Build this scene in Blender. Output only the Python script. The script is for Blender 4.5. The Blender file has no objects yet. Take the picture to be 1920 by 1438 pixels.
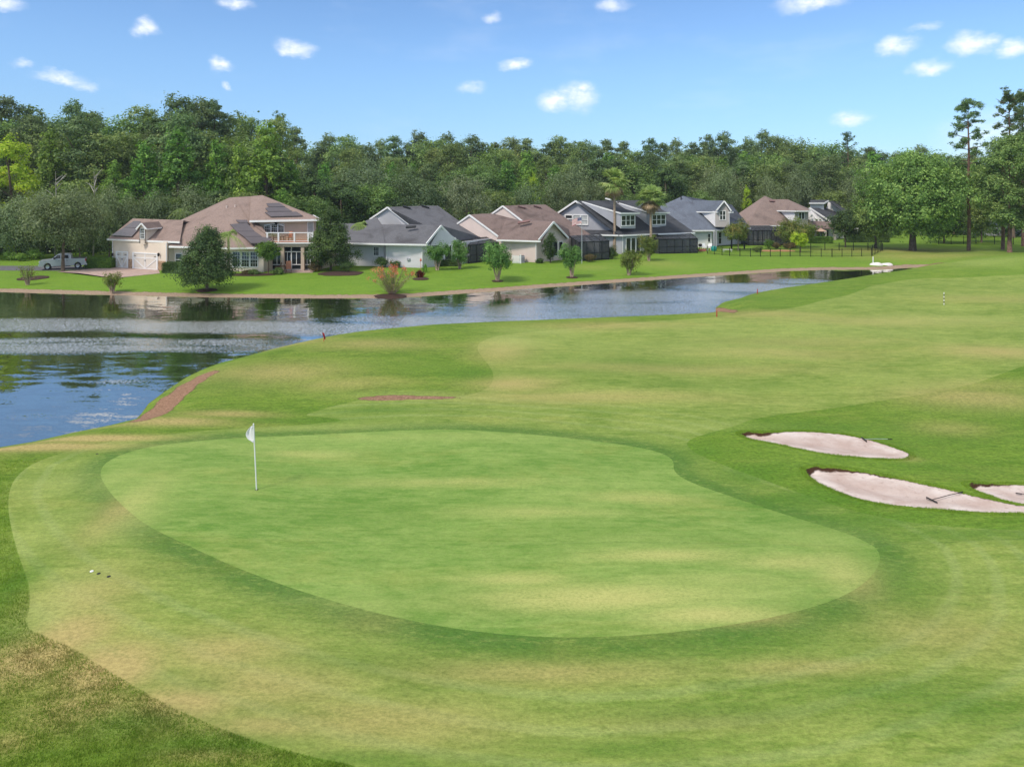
import bpy, math, random
import numpy as np
from mathutils import Vector, Matrix

# ------------------------------------------------------------------ camera, sky, sun, exposure
F = 1333.0; CX = 960.0; HY = 350.0; CH = 10.0          # focal length in photo pixels, horizon row, camera height
scene = bpy.context.scene
COL = scene.collection
cd = bpy.data.cameras.new("camera"); cam = bpy.data.objects.new("camera", cd); COL.objects.link(cam)
cd.sensor_width = 36; cd.lens = 36 * F / 1920; cd.shift_y = -(719 - HY) / 1920
cd.clip_start = 0.3; cd.clip_end = 6000
cam.location = (0, 0, CH); cam.rotation_euler = (math.radians(90), 0, 0)
scene.camera = cam
scene.view_settings.view_transform = 'Standard'; scene.view_settings.look = 'None'
scene.view_settings.gamma = 1; scene.view_settings.exposure = 0.45
SUN_EL = math.radians(50); SUN_AZ = math.radians(-134)   # azimuth from +Y, clockwise
sdir = Vector((math.sin(SUN_AZ) * math.cos(SUN_EL), math.cos(SUN_AZ) * math.cos(SUN_EL), math.sin(SUN_EL)))
sl = bpy.data.lights.new("sun", 'SUN'); sl.energy = 2.3; sl.angle = math.radians(11); sl.color = (1, .94, .84)
so = bpy.data.objects.new("sun", sl); COL.objects.link(so); so.rotation_euler = (-sdir).to_track_quat('-Z', 'Y').to_euler(); so.location = (0, 0, 60)
scene.cycles.max_bounces = 6; scene.cycles.diffuse_bounces = 3; scene.cycles.glossy_bounces = 3
scene.cycles.transmission_bounces = 3; scene.cycles.transparent_max_bounces = 6
scene.cycles.use_denoising = True

class NT:
    """small node helper"""
    def __init__(s, tree): s.t = tree; s.n = tree.nodes; s.l = tree.links
    def node(s, typ, **kw):
        n = s.n.new(typ)
        for k, v in kw.items():
            if k == 'ins':
                for kk, vv in v.items(): s.set(n.inputs[kk], vv)
            else: setattr(n, k, v)
        return n
    def set(s, sock, v):
        if isinstance(v, bpy.types.NodeSocket): s.l.new(v, sock)
        else: sock.default_value = v
    def math(s, op, a, b=0.0, c=0.0, clamp=False):
        n = s.n.new('ShaderNodeMath'); n.operation = op; n.use_clamp = clamp
        s.set(n.inputs[0], a); s.set(n.inputs[1], b); s.set(n.inputs[2], c)
        return n.outputs[0]
    def vmath(s, op, a, b=(0, 0, 0)):
        n = s.n.new('ShaderNodeVectorMath'); n.operation = op
        s.set(n.inputs[0], a); s.set(n.inputs[1], b)
        return n.outputs['Value'] if op in ('LENGTH', 'DOT_PRODUCT', 'DISTANCE') else n.outputs[0]
    def mix(s, f, a, b, mode='MIX'):
        n = s.n.new('ShaderNodeMix'); n.data_type = 'RGBA'; n.blend_type = mode
        s.set(n.inputs[0], f)
        s.set(n.inputs[6], a if isinstance(a, bpy.types.NodeSocket) else (*a[:3], 1))
        s.set(n.inputs[7], b if isinstance(b, bpy.types.NodeSocket) else (*b[:3], 1))
        return n.outputs[2]
    def ramp(s, f, a, b, c=0.0, d=1.0, smooth=True):
        n = s.n.new('ShaderNodeMapRange'); n.interpolation_type = 'SMOOTHSTEP' if smooth else 'LINEAR'
        s.set(n.inputs[0], f); s.set(n.inputs[1], a); s.set(n.inputs[2], b); s.set(n.inputs[3], c); s.set(n.inputs[4], d)
        return n.outputs[0]
    def noise(s, vec, scale, detail=3, rough=.55, dist=0.0):
        n = s.n.new('ShaderNodeTexNoise'); s.set(n.inputs['Vector'], vec)
        n.inputs['Scale'].default_value = scale; n.inputs['Detail'].default_value = detail
        n.inputs['Roughness'].default_value = rough; n.inputs['Distortion'].default_value = dist
        return n.outputs[0]
    def attr(s, name):
        n = s.n.new('ShaderNodeAttribute'); n.attribute_name = name; return n.outputs['Fac']
    def scaled(s, vec, sc):
        return s.vmath('MULTIPLY', vec, sc)

# ---- sky with small fair-weather clouds fixed in the sky's directions
w = bpy.data.worlds.new("World"); scene.world = w; w.use_nodes = True
wt = NT(w.node_tree); w.node_tree.nodes.clear()
sky = wt.node('ShaderNodeTexSky', sky_type='NISHITA', sun_disc=False)
sky.sun_elevation = SUN_EL; sky.sun_rotation = SUN_AZ; sky.air_density = 1.0; sky.dust_density = 0.15; sky.ozone_density = 2.6; sky.altitude = 50
tc = wt.node('ShaderNodeTexCoord'); dirv = tc.outputs['Generated']
warp = wt.node('ShaderNodeTexNoise'); warp.inputs['Scale'].default_value = 21; warp.inputs['Detail'].default_value = 5; warp.inputs['Roughness'].default_value = .62
wt.set(warp.inputs['Vector'], wt.vmath('MULTIPLY', dirv, (1, 1, 1.6)))
wv = wt.vmath('MULTIPLY', wt.vmath('SUBTRACT', warp.outputs[1], (.5, .5, .5)), (.034, .034, .03))
wdir = wt.vmath('ADD', dirv, wv)
CLOUDS = [(268,57,19,16,1),(112,148,38,13,.8),(156,160,20,12,.6),(411,125,19,14,1),(424,166,9,7,.8),(553,92,34,15,1),(532,96,14,10,.8),(440,6,30,13,.9),
 (926,30,20,9,.6),(965,119,29,13,1),(886,166,30,12,.55),(1040,188,34,18,1),(1082,180,34,26,1),(1098,165,16,12,1),(1150,6,34,12,.7),(1520,5,62,16,1),(1682,86,30,19,1),
 (1732,52,26,9,.5),(1815,84,34,20,1),(1852,76,20,13,.8),(1895,88,26,17,1),(1738,131,34,14,.9),(1592,222,31,15,.8),(1880,255,95,48,.5),(5,6,26,12,.8),(38,122,16,9,.5),
 (700,-60,60,20,1),(1300,-90,50,22,1),(200,-120,80,30,1),(-220,60,70,24,1),(2150,100,80,30,1),(960,-260,90,34,1),(420,-330,120,40,1),(1500,-420,140,50,1)]
acc = None
for (px, py, rx, ry, am) in CLOUDS:
    d = Vector(((px - CX) / F, 1, (HY - py) / F)); L = d.length; c = d / L
    df = wt.vmath('SUBTRACT', wdir, tuple(c))
    rr = wt.vmath('LENGTH', wt.vmath('MULTIPLY', df, (F * L / (rx * .9), F * L / rx * .65, F * L / (ry * .95))))
    m = wt.ramp(rr, 1.45, .0, 0, am * .92)
    acc = m if acc is None else wt.math('MAXIMUM', acc, m)
body = wt.noise(wt.scaled(dirv, (1, 1, 1.8)), 60, 4, .6)
dens = wt.math('MULTIPLY', acc, wt.ramp(body, .25, .6, .55, 1), clamp=True)
wisp = wt.math('MULTIPLY', wt.ramp(wt.noise(wt.scaled(dirv, (1, 1, 3.5)), 5.0, 6, .6), .5, .8), .10)
dens = wt.math('MAXIMUM', dens, wisp)
fill_clouds = wt.math('MULTIPLY', wt.ramp(wt.noise(wt.scaled(dirv, (1, 1, 1.7)), 3.2, 5, .6), .30, .50), wt.ramp(wt.node('ShaderNodeSeparateXYZ', ins={0: dirv}).outputs[2], .27, .36), clamp=True)   # cloud layer added out of view to brighten water reflections and soften light
# elevation tint of the clear sky (bluer aloft, as the photo)
sepz = wt.node('ShaderNodeSeparateXYZ'); wt.set(sepz.inputs[0], dirv)
skc = wt.mix(1.0, sky.outputs[0], (.83, 1.0, 1.19), 'MULTIPLY')
skc = wt.mix(wt.ramp(sepz.outputs[2], .20, -.02), skc, wt.mix(1.0, skc, (.60, .70, .86), 'MULTIPLY'))     # hazier, greyer air low down
cloudc = wt.mix(wt.ramp(body, .3, .7), (7.6, 8.0, 8.8), (8.6, 8.7, 9.0))
skyc = wt.mix(dens, skc, cloudc); skyc = wt.mix(wt.math('MULTIPLY', fill_clouds, .85), skyc, (6.6, 6.9, 7.4))
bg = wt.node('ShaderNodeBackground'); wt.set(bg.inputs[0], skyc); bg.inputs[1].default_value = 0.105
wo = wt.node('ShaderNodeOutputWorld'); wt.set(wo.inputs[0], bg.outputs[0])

# ------------------------------------------------------------------ measuring helpers: a photo pixel at a known height or distance gives a real point
def P(px, py, z=0.0):
    d = F * (CH - z) / (py - HY); return Vector(((px - CX) / F * d, d, z))
def Q(px, py, Y):
    return Vector(((px - CX) / F * Y, Y, CH - (py - HY) * Y / F))
def lin(c):
    def g(v):
        v /= 255.0; return v / 12.92 if v <= .04045 else ((v + .055) / 1.055) ** 2.4
    return tuple(g(v) for v in c)

def tag(o, label=None, cat=None, group=None, kind=None):
    if label: o['label'] = label
    if cat: o['category'] = cat
    if group: o['group'] = group
    if kind: o['kind'] = kind
    return o
ORG = {}
def empty(name, loc=(0, 0, 0), rz=0.0, label=None, cat=None, group=None):
    o = bpy.data.objects.new(name, None); o.empty_display_size = .3; COL.objects.link(o)
    o.location = loc; o.rotation_euler = (0, 0, rz); ORG[o] = Vector(loc)
    return tag(o, label, cat, group)

def mesh_np(name, V, polys, mat, parent=None, smooth=False, attrs=None):
    """V (n,3); polys: list of int arrays (m,k)"""
    V = np.asarray(V, dtype=np.float64)
    if parent is not None: V = V - np.array(ORG[parent])
    me = bpy.data.meshes.new(name)
    me.vertices.add(len(V)); me.vertices.foreach_set('co', V.astype(np.float32).ravel())
    nl = sum(p.size for p in polys); nf = sum(len(p) for p in polys)
    me.loops.add(nl); me.polygons.add(nf)
    me.loops.foreach_set('vertex_index', np.concatenate([p.ravel() for p in polys]).astype(np.int32))
    tot = np.concatenate([np.full(len(p), p.shape[1]) for p in polys]); st = np.concatenate([[0], np.cumsum(tot)[:-1]])
    me.polygons.foreach_set('loop_start', st.astype(np.int32))
    me.polygons.foreach_set('loop_total', tot.astype(np.int32))
    me.update(calc_edges=True); me.validate()
    if smooth: me.polygons.foreach_set('use_smooth', np.ones(nf, dtype=bool))
    if attrs:
        for k, a in attrs.items():
            at = me.attributes.new(k, 'FLOAT', 'POINT'); at.data.foreach_set('value', np.asarray(a, dtype=np.float32))
    me.materials.append(mat)
    o = bpy.data.objects.new(name, me); COL.objects.link(o)
    if parent is not None: o.parent = parent; ORG[o] = ORG[parent]
    else: ORG[o] = Vector((0, 0, 0))
    return o

class MB:
    def __init__(s): s.v = []; s.f = []
    def add(s, vs, fs):
        b = len(s.v); s.v.extend(tuple(v) for v in vs); s.f.extend(tuple(i + b for i in f) for f in fs); return s
    def hexa(s, p):   # 8 corners, bottom 0-3 then top 4-7
        return s.add(p, [(3, 2, 1, 0), (4, 5, 6, 7), (0, 1, 5, 4), (1, 2, 6, 5), (2, 3, 7, 6), (3, 0, 4, 7)])
    def box(s, x0, x1, y0, y1, z0, z1):
        return s.hexa([(x0, y0, z0), (x1, y0, z0), (x1, y1, z0), (x0, y1, z0), (x0, y0, z1), (x1, y0, z1), (x1, y1, z1), (x0, y1, z1)])
    def bar(s, p, q, w=.1, h=None, up=(0, 0, 1)):
        h = w if h is None else h
        p = Vector(p); q = Vector(q); d = (q - p).normalized(); u = Vector(up)
        a = d.cross(u)
        if a.length < 1e-4: a = d.cross(Vector((0, 1, 0)))
        a.normalize(); b = a.cross(d).normalized(); a *= w / 2; b *= h / 2
        return s.hexa([p - a - b, p + a - b, q + a - b, q - a - b, p - a + b, p + a + b, q + a + b, q - a + b])
    def tube(s, pts, rad, n=8, cap=True):
        pts = [Vector(p) for p in pts]; rings = []
        for i, p in enumerate(pts):
            d = (pts[min(i + 1, len(pts) - 1)] - pts[max(i - 1, 0)]).normalized()
            a = d.cross(Vector((.13, 1, .07))).normalized(); b = d.cross(a).normalized()
            r = rad[i] if hasattr(rad, '__len__') else rad
            rings.append([p + (a * math.cos(2 * math.pi * k / n) + b * math.sin(2 * math.pi * k / n)) * r for k in range(n)])
        vs = [v for r in rings for v in r]; fs = []
        for i in range(len(pts) - 1):
            for k in range(n):
                fs.append((i * n + k, i * n + (k + 1) % n, (i + 1) * n + (k + 1) % n, (i + 1) * n + k))
        if cap: fs.append(tuple(range(n))); fs.append(tuple(range((len(pts) - 1) * n, len(pts) * n))[::-1])
        return s.add(vs, fs)
    def lathe(s, c, prof, n=16, ax=(0, 0, 1)):
        ax = Vector(ax).normalized(); a = ax.cross(Vector((.3, .9, .1))).normalized(); b = ax.cross(a)
        c = Vector(c); vs = []; fs = []
        for (r, t) in prof:
            for k in range(n): vs.append(c + ax * t + (a * math.cos(2 * math.pi * k / n) + b * math.sin(2 * math.pi * k / n)) * r)
        for i in range(len(prof) - 1):
            for k in range(n): fs.append((i * n + k, i * n + (k + 1) % n, (i + 1) * n + (k + 1) % n, (i + 1) * n + k))
        fs.append(tuple(range(n))); fs.append(tuple(range((len(prof) - 1) * n, len(prof) * n))[::-1])
        return s.add(vs, fs)
    def slab(s, poly, t=.16):
        poly = [Vector(p) for p in poly]; n = len(poly)
        vs = poly + [p - Vector((0, 0, t)) for p in poly]
        fs = [tuple(range(n)), tuple(range(n, 2 * n))[::-1]] + [(i, n + i, n + (i + 1) % n, (i + 1) % n) for i in range(n)]
        # fan triangulate the top and bottom so non planar outlines behave
        top = [(0, i, i + 1) for i in range(1, n - 1)]; bot = [(n, n + i + 1, n + i) for i in range(1, n - 1)]
        return s.add(vs, top + bot + fs[2:])
    def thick(s, poly, nrm, t=.2):      # extrude a polygon by t against nrm
        poly = [Vector(p) for p in poly]; n = len(poly); off = Vector(nrm).normalized() * -t
        vs = poly + [p + off for p in poly]
        return s.add(vs, [tuple(range(n)), tuple(range(n, 2 * n))[::-1]] + [(i, n + i, n + (i + 1) % n, (i + 1) % n) for i in range(n)])
    def build(s, name, mat, parent=None, smooth=False):
        me = bpy.data.meshes.new(name); off = ORG[parent] if parent is not None else Vector((0, 0, 0))
        me.from_pydata([tuple(Vector(v) - off) for v in s.v], [], s.f); me.validate(); me.update()
        if smooth:
            for p in me.polygons: p.use_smooth = True
        me.materials.append(mat)
        o = bpy.data.objects.new(name, me); COL.objects.link(o)
        if parent is not None: o.parent = parent
        ORG[o] = Vector(off)
        return o

# ------------------------------------------------------------------ materials
def new_mat(name):
    m = bpy.data.materials.new(name); m.use_nodes = True; t = NT(m.node_tree); t.n.clear()
    out = t.node('ShaderNodeOutputMaterial'); return m, t, out
def princ(t, out, col, rough=.7, metal=0.0, spec=.3, normal=None):
    b = t.node('ShaderNodeBsdfPrincipled')
    t.set(b.inputs['Base Color'], col if isinstance(col, bpy.types.NodeSocket) else (*col[:3], 1))
    t.set(b.inputs['Roughness'], rough); b.inputs['Metallic'].default_value = metal; b.inputs['Specular IOR Level'].default_value = spec
    if normal is not None: t.set(b.inputs['Normal'], normal)
    t.set(out.inputs[0], b.outputs[0]); return b
def simple(name, col, rough=.7, metal=0.0, var=.12, scale=1.5, spec=.3, bump=0.0):
    m, t, out = new_mat(name)
    pos = t.node('ShaderNodeNewGeometry').outputs['Position']
    n1 = t.noise(pos, scale, 4, .6)
    c = t.mix(t.ramp(n1, .25, .75), tuple(v * (1 - var) for v in col), tuple(min(1, v * (1 + var)) for v in col))
    nb = None
    if bump:
        b = t.node('ShaderNodeBump'); b.inputs['Strength'].default_value = bump; b.inputs['Distance'].default_value = .02
        t.set(b.inputs['Height'], t.noise(pos, scale * 12, 3)); nb = b.outputs[0]
    princ(t, out, c, rough, metal, spec, nb); return m

def grass_mat(name, base, light, dark, rough_scale=9.0, streak=.5, bump=.3, collar=False, soil=True, fine=.5):
    m, t, out = new_mat(name)
    pos = t.node('ShaderNodeNewGeometry').outputs['Position']
    big = t.noise(t.scaled(pos, (.16, .34, .3)), 1.0, 4, .6, .6)
    mid = t.noise(t.scaled(pos, (.7, 2.1, 1)), 1.0, 4, .65, .4)
    stk = t.noise(t.scaled(pos, (.9, 6.0, 1)), 1.0, 4, .6, .3)
    fin = t.noise(t.scaled(pos, (1, 1.5, 1)), rough_scale, 5, .75)
    fin2 = t.noise(pos, rough_scale * 5, 3, .7)
    c = t.mix(t.ramp(big, .33, .67), dark, light)
    c = t.mix(.5, c, base)
    c = t.mix(t.math('MULTIPLY', t.ramp(mid, .38, .66), .6), c, light)
    c = t.mix(t.math('MULTIPLY', t.ramp(stk, .45, .72), .55 * streak), c, dark)
    c = t.mix(t.math('MULTIPLY', t.ramp(stk, .5, .25), .5 * streak), c, light)
    if collar:
        sg = t.attr('sdg')
        edge = t.math('ADD', sg, t.math('MULTIPLY', t.math('SUBTRACT', mid, .5), .35))
        band = t.ramp(edge, -1.15, -.25)
        c = t.mix(t.math('MULTIPLY', t.ramp(edge, -3.0, -.8), .22), c, (.085, .19, .03)); c = t.mix(t.math('MULTIPLY', band, .72), c, (.052, .140, .024))
        rings = t.math('SINE', t.math('MULTIPLY', t.math('ADD', sg, t.math('MULTIPLY', big, .5)), 7.0))
        rm = t.math('MULTIPLY', t.ramp(rings, .2, 1), t.math('MULTIPLY', t.ramp(sg, -6.5, -3.5), t.ramp(sg, -.9, -1.6)))
        c = t.mix(t.math('MULTIPLY', rm, .3), c, (.3, .36, .13))
    c = t.mix(t.math('MULTIPLY', t.ramp(t.noise(t.scaled(pos, (.11, .3, 1)), 1.7, 5, .65, .5), .50, .70), .24), c, (.36, .33, .085))
    c = t.mix(t.math('MULTIPLY', t.ramp(t.noise(t.scaled(pos, (.3, .7, 1)), 1.3, 4, .7, .3), .50, .72), .40), c, dark)
    grn = t.noise(t.scaled(pos, (1.1, 2.6, 1)), 2.2, 6, .8)
    c = t.mix(t.math('MULTIPLY', t.ramp(grn, .5, .64), .42), c, dark); c = t.mix(t.math('MULTIPLY', t.ramp(grn, .5, .36), .36), c, light)
    # thinner, straw coloured turf and lush turf where they grow
    dry = t.attr('dry'); lush = t.attr('lush')
    dm = t.math('MULTIPLY', dry, t.ramp(t.math('ADD', t.math('MULTIPLY', mid, .5), t.math('MULTIPLY', fin, .6)), .25, .62, .6, 1.5), clamp=True)
    c = t.mix(dm, c, (.40, .40, .13) if name == 'green_turf' else (.40, .32, .12))
    lm = t.math('MULTIPLY', lush, t.ramp(mid, .3, .7, .6, 1), clamp=True)
    c = t.mix(lm, c, (.070, .165, .016))
    if name == 'rough_turf': c = t.mix(t.math('MULTIPLY', t.attr('wf'), .55), c, t.mix(mid, (.12, .25, .017), (.19, .31, .030)))
    lt = t.attr('pale'); c = t.mix(t.math('MULTIPLY', lt, t.ramp(stk, .3, .7, .6, 1), clamp=True), c, (.36, .40, .12))
    f2 = t.math('ADD', t.math('MULTIPLY', fin, .65), t.math('MULTIPLY', fin2, .35))
    lum = t.ramp(f2, .3, .7, 1 - fine, 1 + fine * .8)
    cm = t.node('ShaderNodeCombineColor'); [t.set(cm.inputs[i], lum) for i in range(3)]
    c = t.mix(1.0, c, cm.outputs[0], 'MULTIPLY')
    if soil:
        so_ = t.attr('soil')
        sn = t.noise(pos, 2.6, 5, .7)
        sm = t.ramp(t.math('ADD', so_, t.math('MULTIPLY', t.math('SUBTRACT', sn, .5), .8)), .42, .58)
        sn2 = t.ramp(t.noise(t.scaled(pos, (1, 1, 1)), 9, 6, .75), .3, .7); sc = t.mix(t.attr('wf'), t.mix(sn2, (.16, .08, .045), (.36, .215, .135)), t.mix(sn2, (.20, .135, .085), (.42, .31, .22)))
        c = t.mix(sm, c, sc); c = t.mix(t.math('MULTIPLY', t.math('MULTIPLY', sm, t.math('SUBTRACT', 1.0, sm)), 2.4), c, (.06, .035, .02))
    b = t.node('ShaderNodeBump'); b.inputs['Strength'].default_value = bump; b.inputs['Distance'].default_value = .05
    t.set(b.inputs['Height'], f2)
    pb = princ(t, out, c, .9, 0, .12, b.outputs[0])
    return m

def foliage_mat(name, c1, c2, c3=None, trans=.3, hue=.04, val=.35):
    m, t, out = new_mat(name)
    g = t.node('ShaderNodeNewGeometry'); oi = t.node('ShaderNodeObjectInfo')
    tcn = t.node('ShaderNodeTexCoord')
    rnd = g.outputs['Random Per Island']
    n1 = t.noise(tcn.outputs['Object'], .55, 3, .6)
    c = t.mix(t.ramp(t.math('ADD', t.math('MULTIPLY', rnd, .6), t.math('MULTIPLY', n1, .5)), .25, .85), c1, c2)
    if c3: c = t.mix(t.ramp(t.math('ADD', t.math('MULTIPLY', rnd, .25), n1), .66, .8), c, c3)
    hs = t.node('ShaderNodeHueSaturation'); t.set(hs.inputs['Color'], c)
    t.set(hs.inputs['Hue'], t.math('ADD', .5 - hue / 2, t.math('MULTIPLY', oi.outputs['Random'], hue)))
    r2 = t.math('FRACT', t.math('MULTIPLY', oi.outputs['Random'], 37.7))
    t.set(hs.inputs['Value'], t.math('ADD', 1 - val / 2, t.math('MULTIPLY', r2, val)))
    c = hs.outputs[0]
    d = t.node('ShaderNodeBsdfPrincipled'); t.set(d.inputs['Base Color'], c); d.inputs['Roughness'].default_value = .6; d.inputs['Specular IOR Level'].default_value = .25
    tr = t.node('ShaderNodeBsdfTranslucent'); t.set(tr.inputs[0], t.mix(1.0, c, (1.3, 1.35, .7), 'MULTIPLY'))
    mx = t.node('ShaderNodeMixShader'); mx.inputs[0].default_value = trans
    t.set(mx.inputs[1], d.outputs[0]); t.set(mx.inputs[2], tr.outputs[0]); t.set(out.inputs[0], mx.outputs[0])
    return m

def roof_mat(name, a, b, stain, rowh=.14):
    m, t, out = new_mat(name)
    pos = t.node('ShaderNodeNewGeometry').outputs['Position']
    n1 = t.noise(pos, .35, 5, .65, .8); n2 = t.noise(t.scaled(pos, (3.2, 3.2, 7)), 1.6, 2, .5); n3 = t.noise(pos, 1.4, 5, .7)
    c = t.mix(t.ramp(n2, .3, .7), a, b)
    c = t.mix(t.math('MULTIPLY', t.ramp(n1, .45, .75), .75), c, stain)
    c = t.mix(t.math('MULTIPLY', t.ramp(n3, .5, .8), .35), c, stain)
    sp = t.node('ShaderNodeSeparateXYZ'); t.set(sp.inputs[0], pos)
    row = t.math('FRACT', t.math('DIVIDE', sp.outputs[2], rowh * .5))
    c = t.mix(t.math('MULTIPLY', t.ramp(row, .12, 0), .35), c, stain)
    bp = t.node('ShaderNodeBump'); bp.inputs['Strength'].default_value = .5; bp.inputs['Distance'].default_value = .02; t.set(bp.inputs['Height'], row)
    princ(t, out, c, .9, 0, .15, bp.outputs[0]); return m

def stucco(name, col):
    m, t, out = new_mat(name)
    pos = t.node('ShaderNodeNewGeometry').outputs['Position']
    n1 = t.noise(pos, .5, 4, .6); n2 = t.noise(pos, 9, 3, .6)
    sp = t.node('ShaderNodeSeparateXYZ'); t.set(sp.inputs[0], pos)
    c = t.mix(t.ramp(n1, .3, .75), tuple(v * .93 for v in col), tuple(min(1, v * 1.05) for v in col))
    c = t.mix(t.math('MULTIPLY', t.ramp(sp.outputs[2], .35, -.2), .25), c, tuple(v * .6 for v in col))   # wall colour darkens towards the foot
    bp = t.node('ShaderNodeBump'); bp.inputs['Strength'].default_value = .25; bp.inputs['Distance'].default_value = .02; t.set(bp.inputs['Height'], n2)
    princ(t, out, c, .85, 0, .2, bp.outputs[0]); return m

M = {}
M['rough_grass'] = grass_mat('rough_turf', (.115, .205, .018), (.19, .270, .036), (.060, .135, .010), 7, .8, .55, fine=.42)
M['fairway'] = grass_mat('fairway_turf', (.185, .262, .044), (.30, .350, .084), (.095, .170, .020), 9, .9, .35, collar=True, fine=.30)
M['green'] = grass_mat('green_turf', (.165, .278, .052), (.262, .350, .088), (.096, .202, .028), 11, .9, .2, soil=False, fine=.20)
M['white'] = simple('white_paint', (.78, .76, .74), .5, var=.04)
M['black_metal'] = simple('black_metal', (.014, .014, .015), .45, .3)
M['glass'] = simple('window_glass', (.018, .022, .026), .08, var=.4, scale=.6, spec=.6)
M['blind'] = simple('window_blind', (.42, .43, .42), .5, var=.15, scale=2)
M['bark'] = simple('bark', (.12, .085, .06), .9, var=.4, scale=4, bump=.5)
M['bark_pale'] = simple('pale_bark', (.34, .25, .18), .85, var=.3, scale=5, bump=.3)
M['bark_pine'] = simple('pine_bark', (.17, .10, .07), .9, var=.4, scale=4, bump=.5)
M['mulch'] = simple('mulch', (.055, .028, .02), .95, var=.5, scale=9, bump=.8)
M['paver'] = simple('paver', (.42, .30, .25), .85, var=.18, scale=3, bump=.2)
M['asphalt'] = simple('asphalt', (.12, .115, .12), .9, var=.2, scale=3)

# ------------------------------------------------------------------ terrain
def w2(pts, z=0.0): return np.array([[P(x, y, z).x, P(x, y, z).y] for x, y in pts])
ZW = -0.7
near_px = [(0,838),(60,828),(130,812),(200,798),(245,787),(256,776),(270,757),(300,735),(340,709),(372,694),(405,682),(450,671),(500,657),(550,645),(600,635),(650,627.5),(700,622),
           (800,613),(900,608),(1000,604),(1100,600),(1200,596),(1300,591),(1338,587),(1337,577),(1350,567.5),(1378,561),(1405,552),(1440,545),(1500,536.5),(1560,528),(1620,519),(1700,512),(1762,505.5)]
far_px = [(1762,505.5),(1752,502),(1720,501.5),(1680,505),(1640,506.5),(1560,506.5),(1480,509),(1400,514.5),(1300,521),(1200,528),(1100,535),(1000,542),(930,547.5),(850,553),(780,558),(700,560.5),(600,561),(500,560),(400,559),(300,557),(200,554.5),(100,552),(0,549)]
near_w = w2(near_px, ZW); far_w = w2(far_px, ZW)
near_w = np.vstack([[(-160, 14)], [(-60, 24)], [(-36, 27.5)], near_w]); far_w = np.vstack([far_w, [(-90, 73)], [(-160, 78)]])
pond = np.vstack([near_w, far_w[1:]])
def seg_dist(X, Y, line, closed=False):
    L = np.vstack([line, line[:1]]) if closed else line
    best = np.full(X.shape, 1e9)
    for a, b in zip(L[:-1], L[1:]):
        d = b - a; l2 = (d ** 2).sum() + 1e-12
        t = np.clip(((X - a[0]) * d[0] + (Y - a[1]) * d[1]) / l2, 0, 1)
        best = np.minimum(best, (X - a[0] - t * d[0]) ** 2 + (Y - a[1] - t * d[1]) ** 2)
    return np.sqrt(best)
def inside(X, Y, poly):
    r = np.zeros(X.shape, bool); n = len(poly)
    for i in range(n):
        x0, y0 = poly[i]; x1, y1 = poly[(i + 1) % n]
        if y0 == y1: continue
        c = ((y0 > Y) != (y1 > Y)) & (X < (x1 - x0) * (Y - y0) / (y1 - y0) + x0); r ^= c
    return r
def smooth_poly(p, it=2):
    for _ in range(it):
        q = np.roll(p, -1, 0); p = np.stack([p * .75 + q * .25, p * .25 + q * .75], 1).reshape(-1, 2)
    return p
def sdf(X, Y, poly):
    d = seg_dist(X, Y, poly, True); return np.where(inside(X, Y, poly), d, -d)
def sst(x, a, b):
    t = np.clip((x - a) / (b - a), 0, 1); return t * t * (3 - 2 * t)

green_px = [(188,898),(190,880),(205,865),(240,850),(290,838),(370,828),(470,818),(600,811),(740,808),(850,808),(950,812),(1050,818),(1130,826),(1200,835),(1245,847),(1264,860),(1262,877),(1278,891),
  (1310,905),(1370,925),(1430,945),(1500,967),(1560,985),(1610,1003),(1640,1020),(1652,1038),(1645,1062),(1620,1090),(1580,1115),(1520,1138),(1440,1158),(1360,1171),(1270,1180),(1180,1184),(1080,1185),
  (980,1181),(880,1172),(780,1158),(680,1139),(580,1115),(500,1091),(430,1066),(370,1040),(310,1012),(270,990),(240,965),(215,940),(200,920)]
fair_px = [(2300,2300),(900,1560),(700,1442),(560,1418),(440,1383),(340,1340),(260,1298),(190,1253),(130,1216),(85,1197),(55,1186),(50,1165),(57,1140),(55,1100),(40,1060),(25,1010),(15,960),(17,920),(30,892),(60,869),(110,850),
  (180,833),(260,821),(350,811),(430,803),(500,797),(600,790),(650,786),(610,779),(565,775),(600,765),(650,754),(700,747),(850,746),(890,740),(915,728),(927,712),(922,692),(902,670),(893,655),(903,641),(945,629),(1010,619),(1100,611),
  (1200,604),(1300,598),(1400,590),(1470,581),(1540,565),(1600,550),(1650,533),(1700,524),(1800,521),(2100,520),(2100,640),(1920,688),(1770,732),(1650,748),(1500,768),(1410,786),(1380,800),(1330,812),(1282,826),(1300,846),(1350,868),
  (1420,893),(1520,930),(1620,962),(1740,985),(1920,1000),(2300,1010)]
bunk_px = [[(1385,815),(1400,812),(1435,815),(1460,812),(1500,810),(1560,812),(1610,819),(1650,831),(1685,844),(1708,853),(1700,863),(1665,865),(1610,862),(1560,858),(1500,846),(1450,833),(1405,825)],
  [(1508,886),(1518,880),(1560,882),(1610,889),(1680,902),(1750,916),(1820,932),(1880,946),(1930,953),(2060,966),(2060,985),(1980,972),(1920,965),(1850,965),(1760,957),(1680,949),(1620,938),(1570,921),(1530,904)],
  [(1812,913),(1830,909),(1860,911),(1920,909),(2000,911),(2040,925),(2020,950),(1960,951),(1910,947),(1870,937),(1832,923)]]
green_w = smooth_poly(w2(green_px)); fair_w = smooth_poly(w2(fair_px)); bunk_w = [smooth_poly(w2(b)) for b in bunk_px]

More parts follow.
